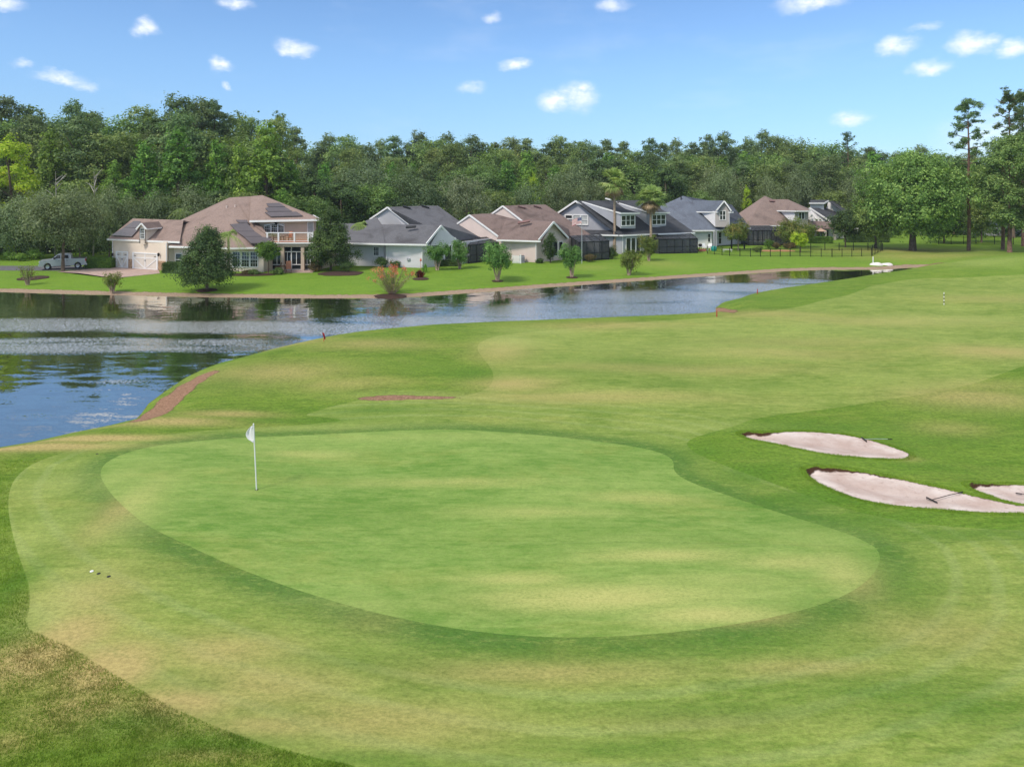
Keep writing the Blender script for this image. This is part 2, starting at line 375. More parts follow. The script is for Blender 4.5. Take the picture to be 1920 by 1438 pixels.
def blobs(X, Y, lst):      # soft patches measured on the photo: px, py, rx, ry, amount (radii in photo pixels at that spot)
    out = np.zeros(X.shape)
    for px, py, rx, ry, am in lst:
        c = P(px, py); k = c.y / F; sy = ry * c.y / (py - HY)
        out = np.maximum(out, am * np.exp(-(((X - c.x) / (rx * k)) ** 2 + ((Y - c.y) / sy) ** 2)))
    return out
DRY = [(120,1200,90,60,.75),(200,1260,110,55,.9),(330,1330,120,50,.75),(470,1290,200,60,.45),(150,1130,100,60,.45),(60,1240,120,60,.8),(160,1330,140,50,.6),(700,1350,260,50,.4),(420,1230,150,40,.5),(20,1390,60,30,.4),(400,1420,120,18,.5),
  (1120,1115,230,26,.75),(1330,1150,150,18,.7),(1250,1040,150,12,.6),(1480,1050,120,16,.5),(1590,1070,60,40,.55),(960,1080,120,12,.5),(1000,960,160,10,.35),(1200,930,120,10,.35),(820,905,200,8,.4),(1830,745,140,24,.55),(1870,660,120,14,.5),(1780,800,80,16,.35),(235,960,45,60,.45),(60,838,160,9,.95),(180,822,130,7,.9),(320,790,120,9,.7),(430,775,90,7,.55),(560,640,80,10,.4),(520,700,150,22,.45),(640,720,120,14,.35),(700,650,120,12,.4),(940,660,60,22,.45),(960,720,90,14,.55),(1100,745,260,12,.4),
  (1250,690,260,10,.35),(1460,660,200,12,.3),(1640,600,200,10,.3),(1130,610,150,8,.4),(1850,720,120,14,.3),(1860,560,140,8,.25),(1430,590,120,8,.35),(1640,470+30,90,5,.2),(1330,576,30,12,.3),(1500,640,160,9,.35),(560,850,90,8,.3),(700,1160,80,30,.15),
  (1000,1250,300,26,.4),(1500,1250,160,20,.35),(1300,1340,200,20,.3),(1760,1180,160,50,.3),(1680,470,150,6,.6),(1730,480,120,6,.6),(1240,492,60,7,.35),(1110,498,40,5,.3),(1700,862,26,8,.5),(60,1160,60,40,.3),(1190,1045,180,14,.18),(1310,1085,200,16,.22),(480,1370,160,30,.5)]
LUSH = [(30,1100,40,60,.8),(20,1180,50,40,.5),(260,1360,120,30,.8),(420,1400,160,26,.8),(380,1290,60,20,.5),(700,1425,200,20,.7),(120,850,90,9,.5),(880,700,60,14,.7),(700,770,140,9,.7),(560,785,160,8,.6),(500,720,60,14,.3),(430,720,40,14,.5),(800,690,160,16,.35),
  (1560,800,200,14,.6),(1760,880,140,18,.6),(1450,870,70,20,.5),(1750,820,160,24,.4),(1650,850,220,60,.35),(1500,940,120,30,.3),(1850,770,120,20,.3),(1430,560,60,8,.4),(1570,545,80,6,.3),(900,1010,240,30,.2),(560,900,200,16,.2),(700,1240,220,20,.35),(1200,1215,300,20,.4),
  (1480,1195,160,20,.4),(1400,885,80,26,.85),(1320,846,60,18,.75),(1500,932,120,20,.9),(1640,972,150,20,.85),(1800,1000,150,18,.8),(1930,1012,120,16,.7),(1350,1330,260,24,.7),(1650,1300,220,30,.6),(1150,1390,200,20,.6),(1800,1330,140,40,.6),(1680,1090,60,60,.7),(1560,1150,80,24,.6),(1300,1200,200,14,.5),(1200,680,200,16,.45),(1050,700,120,10,.4),(1450,640,160,10,.35),(1300,720,240,8,.35),(1100,1000,160,20,.35),(700,960,200,24,.35),(1330,1010,120,16,.3),(1130,770,120,6,.3),(1000,880,200,10,.2),(330,1270,60,12,.3),(80,1420,70,10,.3),(300,1085,60,9,.35),(160,1090,50,8,.3)]
PALE = [(225,900,50,34,.5),(255,985,60,36,.5),(600,850,70,8,.6),(780,820,240,9,.4),(110,905,80,30,.45),(80,1000,60,50,.35),(100,1140,60,60,.5),(1600,1060,70,30,.35),(1400,1100,180,26,.3),(960,640,60,20,.5),(1000,620,90,9,.5),(1540,1000,90,24,.3),(1850,1090,90,60,.25),
  (1500,620,260,20,.25),(1300,650,200,16,.25),(1750,600,160,14,.3),(640,1130,160,14,.3),(1180,1010,160,12,.25),(1830,500,130,10,.5),(420,835,160,7,.25),(700,800,260,6,.3),(1300,800,160,9,.3),(760,742,120,8,.4)]
SOIL = [(284,770,28,16,1.6),(302,752,27,18,1.6),(330,730,26,16,1.6),(358,710,25,12,1.5),(385,697,22,8,1.3),(1350,574,20,12,1.5),(1360,580,14,6,.8),(735,748,62,4.5,1.4),(800,748,70,3.5,1),(1732,500,40,3.5,.9)]
LIPS = [(1388,816,40,9,1),(1425,817,30,6,.9),(1515,884,38,9,1),(1560,884,60,7,.8),(1640,896,90,6,.3),(1818,912,26,8,1),(1850,911,26,5,.5)]

def terrain(X, Y):
    """height and the masks, vectorised"""
    dn = seg_dist(X, Y, near_w); df = seg_dist(X, Y, far_w); inp = inside(X, Y, pond)
    wf = dn ** 3 / (dn ** 3 + df ** 3 + 1e-9)
    wf = np.where((Y < 20), 0, wf)
    hn = ZW + (0 - ZW) * sst(dn, -.6, 3.2) * 1.0 - .13
    hn = hn + .13 * sst(dn, .0, .5)
    hf = ZW - .02 + .16 * sst(df, 0, 1.6) + .13 * sst(df, 1.6, 1.85) + .23 * sst(df, 1.8, 12)
    und = .10 * np.sin(X * .21 + 1) * np.cos(Y * .17) + .06 * np.sin(X * .5 + Y * .31)
    hn = hn + und * sst(dn, 2, 9) * sst(Y, 100, 70)
    def bump(x, y, rx, ry, h): return h * np.exp(-(((X - x) / rx) ** 2 + ((Y - y) / ry) ** 2))
    hl = hn + bump(70, 88, 15, 12, 2.7) + bump(104, 92, 25, 20, 2.6)
    c = P(720, 665); hl = hl + bump(c.x, c.y, 6, 6, .25) * sst(dn, 1, 5)
    c = P(1500, 880); hl = hl + bump(c.x + 2, c.y + 1, 5, 3, .12)
    h = hl * (1 - wf) + hf * wf
    dp = np.minimum(dn, df)
    h = np.where(inp, ZW - .04 - .5 * sst(dp, 0, 4), h)
    sg = sdf(X, Y, green_w); h = h + .05 * sst(sg, -1, 6)
    sb = np.maximum.reduce([sdf(X, Y, b) for b in bunk_w])
    lip = blobs(X, Y, LIPS)
    h = h - np.where(sb > 0, (.03 + .12 * lip) * sst(sb, 0, .08 + .08 * lip) + .16 * sst(sb, 0, 1.6), 0)
    h = h + np.where(sb <= 0, .05 * np.exp(sb * 2.2), 0) * lip
    sf = sdf(X, Y, fair_w)
    jag = .06 * np.sin(X * 9 + Y * 4) + .05 * np.sin(X * 17 - Y * 13)
    sb = sb + np.where(Y < 60, jag * .25, 0)
    soil = blobs(X, Y, SOIL)
    strip = np.where(inp, 0, sst(df, 2.0, 1.4)) * wf
    soil = np.maximum(soil, strip * .8)
    tip = np.where(inp, 0, sst(dn, .7, .15)) * (1 - wf) * .5
    soil = np.maximum(soil, tip)
    return dict(z=h, sdg=sg, sdf=sf, sdb=sb, soil=soil, dry=blobs(X, Y, DRY), lush=blobs(X, Y, LUSH), pale=blobs(X, Y, PALE), wf=wf, lip=lip, inp=inp)
def hz(x, y): return float(terrain(np.array([x]), np.array([y]))['z'][0])

ys = [9.0]
while ys[-1] < 420:
    y = ys[-1]; ys.append(y * (1.0032 if 19.5 < y < 31 else 1.0065 if y < 130 else 1.02))
ys = np.array([-2000, -400, -80, -20, 0, 5, 7.5] + ys + [600, 1000, 2000, 4000.])
us = np.linspace(-1, 1, 641)
outer = np.array([1.08, 1.25, 1.6, 2.6, 6, 30.0])
us = np.concatenate([-outer[::-1], us, outer])
W = np.where(ys < 9, 9 * .98 + 2, ys * .86 + 3.0)
X = us[None, :] * W[:, None]; Y = np.repeat(ys[:, None], len(us), 1)
T = terrain(X.ravel(), Y.ravel())
cols = ['sdg', 'sdf', 'sdb', 'soil', 'dry', 'lush', 'pale', 'wf', 'lip']
D = np.stack([X.ravel(), Y.ravel(), T['z']] + [T[c] for c in cols], 1)
nr, nc = X.shape
i = (np.arange(nr - 1)[:, None] * nc + np.arange(nc - 1)[None, :]).ravel()
TR = np.concatenate([np.stack([i, i + 1, i + nc + 1], 1), np.stack([i, i + nc + 1, i + nc], 1)])
def clip(D, TR, s):
    """cut the triangles where the value s (per vertex) changes sign; the new vertices go in D"""
    pos = s[TR] > 0; k = pos.sum(1)
    ins = [TR[k == 3]]; outs = [TR[k == 0]]
    newD = [D]; base = len(D); cache = {}
    for kk in (1, 2):
        tt = TR[k == kk]; pp = pos[k == kk]
        if not len(tt): continue
        odd = (pp if kk == 1 else ~pp).argmax(1)       # the lone vertex
        r = np.arange(len(tt)); a = tt[r, odd]; b = tt[r, (odd + 1) % 3]; c = tt[r, (odd + 2) % 3]
        def cut(p, q):
            lo = np.minimum(p, q); hi = np.maximum(p, q)
            out = np.empty(len(p), np.int64); todo = []
            for j, (l, h_) in enumerate(zip(lo.tolist(), hi.tolist())):
                key = (l, h_)
                if key not in cache: cache[key] = len(cache)
                out[j] = cache[key]
            return out + base
        ab = cut(a, b); ac = cut(a, c)
        lone = np.stack([a, ab, ac], 1); rest = np.concatenate([np.stack([ab, b, c], 1), np.stack([ab, c, ac], 1)])
        if kk == 1: ins.append(lone); outs.append(rest)
        else: outs.append(lone); ins.append(rest)
    if cache:
        ks = np.array(list(cache.keys())); l, h_ = ks[:, 0], ks[:, 1]
        t = (s[l] / (s[l] - s[h_] + 1e-12))[:, None]
        newD.append(D[l] * (1 - t) + D[h_] * t)
    return np.vstack(newD), np.concatenate(ins), np.concatenate(outs)
def part_mesh(name, D, tr, mat):
    u, inv = np.unique(tr, return_inverse=True); d = D[u]
    return mesh_np(name, d[:, :3], [inv.reshape(-1, 3)], mat, smooth=True, attrs={c: d[:, 3 + k] for k, c in enumerate(cols)})
D, gt, rest = clip(D, TR, D[:, 3])
D, bt, rest = clip(D, rest, D[:, 5])
D, ft, rest = clip(D, rest, D[:, 4])

# sand
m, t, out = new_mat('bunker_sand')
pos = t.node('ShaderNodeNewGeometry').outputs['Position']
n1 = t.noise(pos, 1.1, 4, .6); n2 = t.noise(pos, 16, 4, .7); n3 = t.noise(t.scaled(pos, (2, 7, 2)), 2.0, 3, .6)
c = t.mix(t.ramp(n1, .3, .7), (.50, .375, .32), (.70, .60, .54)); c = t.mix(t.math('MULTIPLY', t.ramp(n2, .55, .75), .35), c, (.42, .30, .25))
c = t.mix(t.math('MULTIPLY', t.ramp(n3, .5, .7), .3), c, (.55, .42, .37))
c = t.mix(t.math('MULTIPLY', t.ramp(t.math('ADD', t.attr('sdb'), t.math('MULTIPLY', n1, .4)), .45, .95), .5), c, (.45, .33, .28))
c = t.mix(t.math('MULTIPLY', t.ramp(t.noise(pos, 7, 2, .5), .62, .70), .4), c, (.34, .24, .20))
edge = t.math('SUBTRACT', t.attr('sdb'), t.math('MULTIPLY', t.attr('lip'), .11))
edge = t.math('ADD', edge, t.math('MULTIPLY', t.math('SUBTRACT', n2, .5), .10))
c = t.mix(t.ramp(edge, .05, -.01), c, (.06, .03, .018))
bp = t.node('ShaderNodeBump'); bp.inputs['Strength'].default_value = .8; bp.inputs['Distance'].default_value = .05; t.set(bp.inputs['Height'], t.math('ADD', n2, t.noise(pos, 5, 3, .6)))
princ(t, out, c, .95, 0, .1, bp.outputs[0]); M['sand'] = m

g = part_mesh('ground', D, rest, M['rough_grass']); tag(g, kind='structure')
f_ = part_mesh('fairway', D, ft, M['fairway']); tag(f_, kind='structure')
g_ = part_mesh('putting_green', D, gt, M['green']); tag(g_, kind='structure')
cent = D[bt].mean(1)[:, :2]
bi = np.argmin(np.stack([np.where(True, -sdf(cent[:, 0], cent[:, 1], b), 0) for b in bunk_w]), 0)
for k in range(3):
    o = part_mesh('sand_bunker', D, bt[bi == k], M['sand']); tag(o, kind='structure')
del D, TR, T, X, Y

# ---- pond
m, t, out = new_mat('pond_water')
pos = t.node('ShaderNodeNewGeometry').outputs['Position']
rip = t.attr('ripple')
brk = t.noise(t.scaled(pos, (.05, .22, 1)), 1.0, 4, .65, .6)
rp = t.math('MULTIPLY', rip, t.ramp(brk, .30, .5, .3, 1), clamp=True)
def ncol(sc, scale, detail, rough):      # wave slopes taken straight from the noise, so far ripples keep their steepness
    n = t.node('ShaderNodeTexNoise'); t.set(n.inputs['Vector'], t.scaled(pos, sc)); n.inputs['Scale'].default_value = scale; n.inputs['Detail'].default_value = detail; n.inputs['Roughness'].default_value = rough
    return t.vmath('SUBTRACT', n.outputs[1], (.5, .5, .5))
cv = t.node('ShaderNodeCombineXYZ'); k_ = t.math('ADD', .06, t.math('MULTIPLY', rp, 1.35)); [t.set(cv.inputs[i_], k_) for i_ in (0, 1)]
rv = t.vmath('MULTIPLY', ncol((1, 1.7, 1), 6.5, 3, .6), cv.outputs[0])
sv = t.vmath('MULTIPLY', ncol((.45, 1.5, 1), 1.3, 2, .5), (.05, .09, 0))
nv = t.vmath('NORMALIZE', t.vmath('ADD', t.vmath('ADD', rv, sv), (0, 0, 1)))
fr = t.node('ShaderNodeFresnel'); fr.inputs['IOR'].default_value = 1.36; t.set(fr.inputs['Normal'], nv)
gl = t.node('ShaderNodeBsdfGlossy'); gl.inputs['Color'].default_value = (.97, .95, .90, 1); t.set(gl.inputs['Roughness'], t.math('ADD', .015, t.math('MULTIPLY', rp, .20))); t.set(gl.inputs['Normal'], nv)
df_ = t.node('ShaderNodeBsdfDiffuse'); df_.inputs[0].default_value = (.018, .026, .013, 1)
mx = t.node('ShaderNodeMixShader'); t.set(mx.inputs[0], t.math('ADD', t.math('MULTIPLY', fr.outputs[0], 1.15), t.math('ADD', .33, t.math('MULTIPLY', rp, .26)), clamp=True))
t.set(mx.inputs[1], df_.outputs[0]); t.set(mx.inputs[2], gl.outputs[0]); t.set(out.inputs[0], mx.outputs[0])
M['water'] = m
RIP = [(60,592,300,16,1),(400,596,300,14,1),(120,628,330,17,1),(640,600,180,14,.9),(400,628,220,15,.9),(560,632,120,10,.6),(230,692,120,9,.5),(330,705,140,10,.42),(60,752,140,14,.42),(1250,545,240,18,1),(1420,527,170,10,1),(1050,572,260,22,.95),(850,585,180,18,.85),
       (1150,562,240,22,1),(1500,516,80,6,.9),(700,582,170,11,.6),(1250,578,200,12,.9)]
CALM = [(60,608,240,4,.85),(260,612,150,2.5,.6),(150,672,360,14,.95),(430,650,60,6,.6),(540,652,80,7,.8),(1250,592,200,4,.7),(250,566,600,10,.95),(200,732,150,9,.7),(150,812,260,20,1),(330,770,90,24,.8),(1330,514,300,5,.5),(950,552,160,5,.6)]
gx = np.linspace(-170, 80, 400); gy = np.concatenate([np.linspace(12, 90, 400), np.linspace(90.5, 125, 40)])
X, Y = np.meshgrid(gx, gy)
rp_ = sst(blobs(X, Y, RIP), .30, .75) * (1 - blobs(X, Y, CALM)); rp_ = np.where(X < -60, np.maximum(rp_, .6), rp_)
nr, nc = X.shape; i = (np.arange(nr - 1)[:, None] * nc + np.arange(nc - 1)[None, :]).ravel()
q = np.stack([i, i + 1, i + nc + 1, i + nc], 1)
cx_ = X.ravel()[q].mean(1); cy_ = Y.ravel()[q].mean(1)
keep = inside(cx_, cy_, pond) | (seg_dist(cx_, cy_, pond, True) < 1.6)
q = q[keep]; u, inv = np.unique(q, return_inverse=True)
pw = mesh_np('pond_water', np.stack([X.ravel()[u], Y.ravel()[u], np.full(len(u), ZW)], 1), [inv.reshape(-1, 4)], M['water'], smooth=True, attrs={'ripple': rp_.ravel()[u]})
tag(pw, kind='structure')
# ------------------------------------------------------------------ houses
M['roof_brown'] = roof_mat('brown_shingle', (.31, .225, .19), (.25, .18, .15), (.16, .115, .098))
M['roof_taupe'] = roof_mat('taupe_shingle', (.23, .165, .145), (.18, .13, .115), (.085, .062, .055))
M['roof_grey'] = roof_mat('grey_shingle', (.15, .148, .158), (.12, .118, .126), (.065, .06, .062))
M['roof_charcoal'] = roof_mat('charcoal_shingle', (.075, .077, .085), (.06, .062, .07), (.036, .036, .04))
M['roof_blue'] = roof_mat('blue_grey_shingle', (.16, .18, .22), (.12, .135, .165), (.085, .09, .11))
M['roof_tan'] = roof_mat('tan_shingle', (.27, .20, .17), (.22, .16, .14), (.13, .095, .085))
M['st_cream'] = stucco('cream_stucco', (.72, .60, .49)); M['st_tan'] = stucco('tan_stucco', (.58, .46, .36))
M['st_grey'] = stucco('light_grey_stucco', (.66, .63, .65)); M['st_beige'] = stucco('beige_stucco', (.68, .55, .49))
M['st_midgrey'] = stucco('mid_grey_stucco', (.38, .38, .41)); M['st_white'] = stucco('white_stucco', (.78, .75, .74)); M['st_taupe'] = stucco('taupe_stucco', (.42, .38, .36))
M['stone'] = simple('stone_veneer', (.36, .23, .14), .9, var=.45, scale=5, bump=.6)
M['solar'] = simple('solar_panel', (.085, .066, .066), .25, var=.15, scale=.4, spec=.5)
M['cream_door'] = simple('cream_door_paint', (.66, .58, .50), .5, var=.04)
M['terra'] = simple('terracotta', (.45, .19, .11), .8, var=.15)
M['wood_brown'] = simple('brown_wicker', (.16, .075, .04), .7, var=.3, scale=8)
M['vent'] = simple('roof_vent_metal', (.03, .03, .032), .6)
M['vent_brown'] = simple('brown_vent_metal', (.20, .11, .10), .6)
M['dark_void'] = simple('shaded_interior', (.02, .02, .022), .9)
m, t, out = new_mat('insect_screen')       # woven mesh: half of the light goes straight through
d = t.node('ShaderNodeBsdfPrincipled'); d.inputs['Base Color'].default_value = (.045, .048, .055, 1); d.inputs['Roughness'].default_value = .6
tr = t.node('ShaderNodeBsdfTransparent'); mx = t.node('ShaderNodeMixShader'); mx.inputs[0].default_value = .42
t.set(mx.inputs[1], d.outputs[0]); t.set(mx.inputs[2], tr.outputs[0]); t.set(out.inputs[0], mx.outputs[0]); M['screen'] = m
m, t, out = new_mat('clear_glass')
d = t.node('ShaderNodeBsdfGlossy'); d.inputs['Color'].default_value = (.7, .75, .78, 1); d.inputs['Roughness'].default_value = .05
tr = t.node('ShaderNodeBsdfTransparent'); mx = t.node('ShaderNodeMixShader'); mx.inputs[0].default_value = .85
t.set(mx.inputs[1], d.outputs[0]); t.set(mx.inputs[2], tr.outputs[0]); t.set(out.inputs[0], mx.outputs[0]); M['clear'] = m

GB = -.6     # foot of the walls, below the lawn
def V3(p, z): return Vector((p[0], p[1], z))
def wallq(mb, a, b, z1, z0=GB, t=.2, z1b=None):
    """vertical wall from a to b (plan points); outside is on the right hand going a->b seen from above toward the viewer"""
    a = Vector((a[0], a[1], 0)); b = Vector((b[0], b[1], 0)); d = (b - a).normalized(); n = Vector((d.y, -d.x, 0))
    z1b = z1 if z1b is None else z1b
    mb.thick([V3(a, z0), V3(b, z0), V3(b, z1b), V3(a, z1)], n, t); return n
def gable(mb, a, b, ztop, zfoot, z0=GB, t=.2, peak=.5):
    a = Vector((a[0], a[1], 0)); b = Vector((b[0], b[1], 0)); d = (b - a).normalized(); n = Vector((d.y, -d.x, 0)); c = a + (b - a) * peak
    mb.thick([V3(a, z0), V3(b, z0), V3(b, zfoot), V3(c, ztop), V3(a, zfoot)], n, t); return n
def trim(mb, pts, w=.10, h=.24, dz=-.06):
    for p, q in zip(pts[:-1], pts[1:]):
        mb.bar(Vector(p) + Vector((0, 0, dz)), Vector(q) + Vector((0, 0, dz)), w, h)
def window(root, a, b, z0, z1, cols=1, rows=2, fr=.09, out=.05, pane='glass', mull=.035, bars=0, name='window', frame_mat='white'):
    """a,b plan points of the opening on the wall, outside on the right hand side of a->b"""
    a = Vector((a[0], a[1], 0)); b = Vector((b[0], b[1], 0)); d = (b - a); L = d.length; d.normalize(); n = Vector((d.y, -d.x, 0))
    f = MB()
    def bar(u0, u1, w0, w1, o0, o1):
        p = [a + d * u0 + n * o0, a + d * u1 + n * o0, a + d * u1 + n * o1, a + d * u0 + n * o1]
        f.hexa([V3(k, w0) for k in (p[3], p[2], p[1], p[0])] + [V3(k, w1) for k in (p[3], p[2], p[1], p[0])])
    bar(-fr, 0, z0 - fr, z1 + fr, -.02, out); bar(L, L + fr, z0 - fr, z1 + fr, -.02, out)
    bar(0, L, z1, z1 + fr, -.02, out); bar(0, L, z0 - fr, z0, -.02, out + .04)
    cw = L / cols
    for i in range(1, cols): bar(i * cw - fr / 2, i * cw + fr / 2, z0, z1, -.02, out - .01)
    for i in range(1, rows): zz = z0 + (z1 - z0) * i / rows; bar(0, L, zz - .03, zz + .03, -.02, out - .015)
    if bars:
        for c in range(cols):
            for k in range(1, bars): u = c * cw + cw * k / bars; bar(u - .014, u + .014, z0, z1, -.02, out - .022)
        for k in range(1, rows * 2): zz = z0 + (z1 - z0) * k / (rows * 2); bar(0, L, zz - .014, zz + .014, -.02, out - .024)
    fo = f.build(name, M[frame_mat], root)
    g = MB(); p = [a - d * 0 + n * .012, b + n * .012, b - n * .02, a - n * .02]
    g.hexa([V3(p[0], z0), V3(p[1], z0), V3(p[2], z0), V3(p[3], z0), V3(p[0], z1), V3(p[1], z1), V3(p[2], z1), V3(p[3], z1)])
    g.build('pane', M[pane], fo)
    if pane == 'blind': pass
    return fo
def on_line(px, a, b):
    """plan point on the line a-b seen at photo column px"""
    k = (px - CX) / F; a = Vector((a[0], a[1])); b = Vector((b[0], b[1])); d = b - a
    t = (k * a.y - a.x) / (d.x - k * d.y); return a + d * t
def zat(py, p): return CH - (py - HY) * p[1] / F
def onplane(px, py, A, B, C):
    A, B, C = Vector(A), Vector(B), Vector(C); n = (B - A).cross(C - A); r = Vector(((px - CX) / F, 1, (HY - py) / F)); o = Vector((0, 0, CH))
    t = (A - o).dot(n) / r.dot(n); return o + r * t
def win_px(root, line, x0, x1, y0, y1, **kw):
    """window seen between photo columns x0..x1 and rows y0..y1 (at its left jamb) on the wall line"""
    a = on_line(x0, *line); b = on_line(x1, *line); return window(root, a, b, zat(y1, a), zat(y0, a), **kw)
def lift(p, dz): return Vector(p) + Vector((0, 0, dz))
def downspout(root, p, z1, n):
    b = MB(); q = Vector((p[0], p[1], 0)) + Vector(n) * .06; b.bar(V3(q, -.25), V3(q, z1), .09, .09); b.build('downspout', M['white'], root)

# ---------- cream two storey house with garage wing and balcony
H = empty('house', (-37, 90, -.2), 0, 'large cream two-storey house with brown shingle roof, garage wing and balcony', 'house')
wall = MB(); roof = MB(); tr = MB(); upper = MB()
gA = Vector((-50.6, 90.0)); gB = Vector((-41.65, 86.0)); gd = (gB - gA).normalized(); gn = Vector((-gd.y, gd.x)); zg = 3.3
wallq(wall, gA, gB, zg); wallq(wall, gB, gB + gn * 9, zg); wallq(wall, gB + gn * 9, gA + gn * 9, zg); wallq(wall, gA + gn * 9, gA, zg)
EL = P(201, 448.5, 3.35); ER = P(337, 453.8, 3.35); RL = Q(249, 410, 95); RR = Q(344, 413, 91.8)
EBL = EL + Vector((gn.x, gn.y, 0)) * 10.3; EBR = ER + Vector((gn.x, gn.y, 0)) * 10.3
roof.slab([EL, ER, RR, RL]); roof.slab([EBL, EL, RL]); roof.slab([EBR, EBL, RL, RR])
trim(tr, [EBL, EL, ER], .14, .2)
# centre wing
wA = Vector(P(316, 462, 2.75).xy) + Vector((0, .6)); wB = Vector((-29.6, 84.7)); wallq(wall, wA, wB, 2.85); wallq(wall, wB, (-28.8, 92), 3.0)
C1 = P(317, 462, 2.8); C2 = P(433, 465.5, 2.75); C3 = P(497, 464, 2.8); C4 = Q(512, 450, 85.7); C5 = Q(469, 415, 89.2); C6 = Q(470, 368.5, 96); C7 = Q(441, 370, 95.5)
C8 = Q(341, 412, 94.5)
roof.slab([C7, C8, C1, C2, C3, C4, C5, C6]); roof.slab([C1, C8, Q(336, 445, 87.5)]); trim(tr, [C1, C2, C3], .14, .2)
# small eave return at the upper left
roof.slab([C8, C7, Q(430, 371, 101), Q(344, 411, 99)]); trim(tr, [Q(340, 413.2, 94.2), Q(358, 413.4, 93.6)], .2, .2)
# upper storey
uA = Vector(Q(470, 414, 89.3).xy); uB = Vector(Q(592, 412, 89.0).xy); uC = uB + Vector((-2.6, 8)); uD = uA + Vector((1, 9))
wallq(upper, uA, uB, 5.95, 2.2); wallq(upper, uB, uC, 5.95, GB); wallq(upper, uC, uD, 5.95, GB); wallq(upper, uD, uA, 5.95, 2.2)
wallq(wall, (-30.5, 88.2), (-24.3, 88.2), 3.3)
U1 = Q(468, 414.5, 88.2); U2 = Q(602, 412, 88.2); U3 = Q(587, 404, 99.5); U4 = Q(480, 404, 101); UP = Q(492, 366.2, 95); UQ = Q(470, 368.3, 95.6)
roof.slab([U1, U2, UP, UQ]); roof.slab([U2, U3, UP]); roof.slab([U3, U4, UQ, UP]); roof.slab([C6, C7, Q(430, 371, 101), U4])
trim(tr, [U1, U2, U3], .16, .24)
wall.build('lower_wall', M['st_cream'], H); upper.build('upper_wall', M['st_tan'], H)
ro = roof.build('roof', M['roof_brown'], H)
# dormer on the garage roof
pl = (EL, ER, RR)
da = onplane(264, 453, *pl); db = onplane(272.8, 453.5, *pl); da.y = db.y = min(da.y, db.y)
dz1 = zat(427, da); pk = Vector(((da.x + db.x) / 2, da.y - .15, zat(418, da)))
dm = MB(); dm.thick([(da.x, da.y, da.z - .3), (db.x, da.y, da.z - .3), (db.x, da.y, dz1), (pk.x, da.y, pk.z - .1), (da.x, da.y, dz1)], (0, -1, 0), .1)
back = onplane(300, 428.5, *pl); dm.thick([(db.x, da.y, da.z - .2), (db.x + .2, da.y + 3.4, dz1 - .05), (db.x, da.y, dz1)], (1, 0, 0), .1)
dm.thick([(da.x, da.y, da.z - .2), (da.x + .2, da.y + 3.4, dz1 - .05), (da.x, da.y, dz1)], (-1, 0, 0), .1)
do = dm.build('dormer', M['st_cream'], H)
dr = MB(); o_ = .28
dr.slab([(pk.x, pk.y - .1, pk.z), (pk.x + .3, pk.y + 3.6, pk.z), (db.x + o_ + .2, da.y + 3.3, dz1 - .15), (db.x + o_, da.y - .25, dz1 - .15)], .1)
dr.slab([(da.x - o_, da.y - .25, dz1 - .15), (da.x - o_ + .2, da.y + 3.3, dz1 - .15), (pk.x + .3, pk.y + 3.6, pk.z), (pk.x, pk.y - .1, pk.z)], .1)
dr.build('dormer_roof', M['roof_brown'], do)
trim(tr, [(da.x - o_, da.y - .28, dz1 - .15), (pk.x, pk.y - .14, pk.z), (db.x + o_, da.y - .28, dz1 - .15)], .08, .16)
trim(tr, [(db.x + o_, da.y - .2, dz1 - .15), (db.x + o_ + .2, da.y + 3.0, dz1 - .15)], .08, .14)
window(do, (da.x + .14, da.y), (db.x - .14, da.y), zat(447, da), zat(429, da), 1, 2, fr=.07, bars=3)
tr.build('fascia', M['white'], H)
# solar panels
def panels(polys, pl, name='solar_panel'):
    for poly in polys:
        mb = MB(); pts = [onplane(x, y, *pl) for x, y in poly]; n = (Vector(pl[1]) - Vector(pl[0])).cross(Vector(pl[2]) - Vector(pl[0])).normalized()
        if n.z < 0: n = -n
        mb.slab([p + n * .2 for p in pts], .1); mb.build(name, M['solar'], H)
panels([[(210, 443.5), (233, 429.5), (262.5, 430.5), (248, 446)], [(234, 428.8), (252, 417), (264, 417), (263, 429.6)]], pl)
plc = (C2, C5, C7)
panels([[(432, 423), (444, 436), (478, 436), (464, 421)], [(444.6, 436.8), (458, 446), (492, 446), (478.6, 436.8)], [(458.5, 446.8), (471, 458.5), (502, 458), (511, 451), (494, 446.8)], [(443, 415), (464, 415), (466, 420), (449, 420)]], plc)
plu = (U1, U2, UP)
panels([[(500, 384), (524, 383), (535, 390), (504, 390.5)], [(498, 393), (504, 391.5), (536, 391.5), (548, 398.5), (503, 399)], [(497, 400.5), (508, 408.5), (568, 407), (556, 399.7)]], plu)
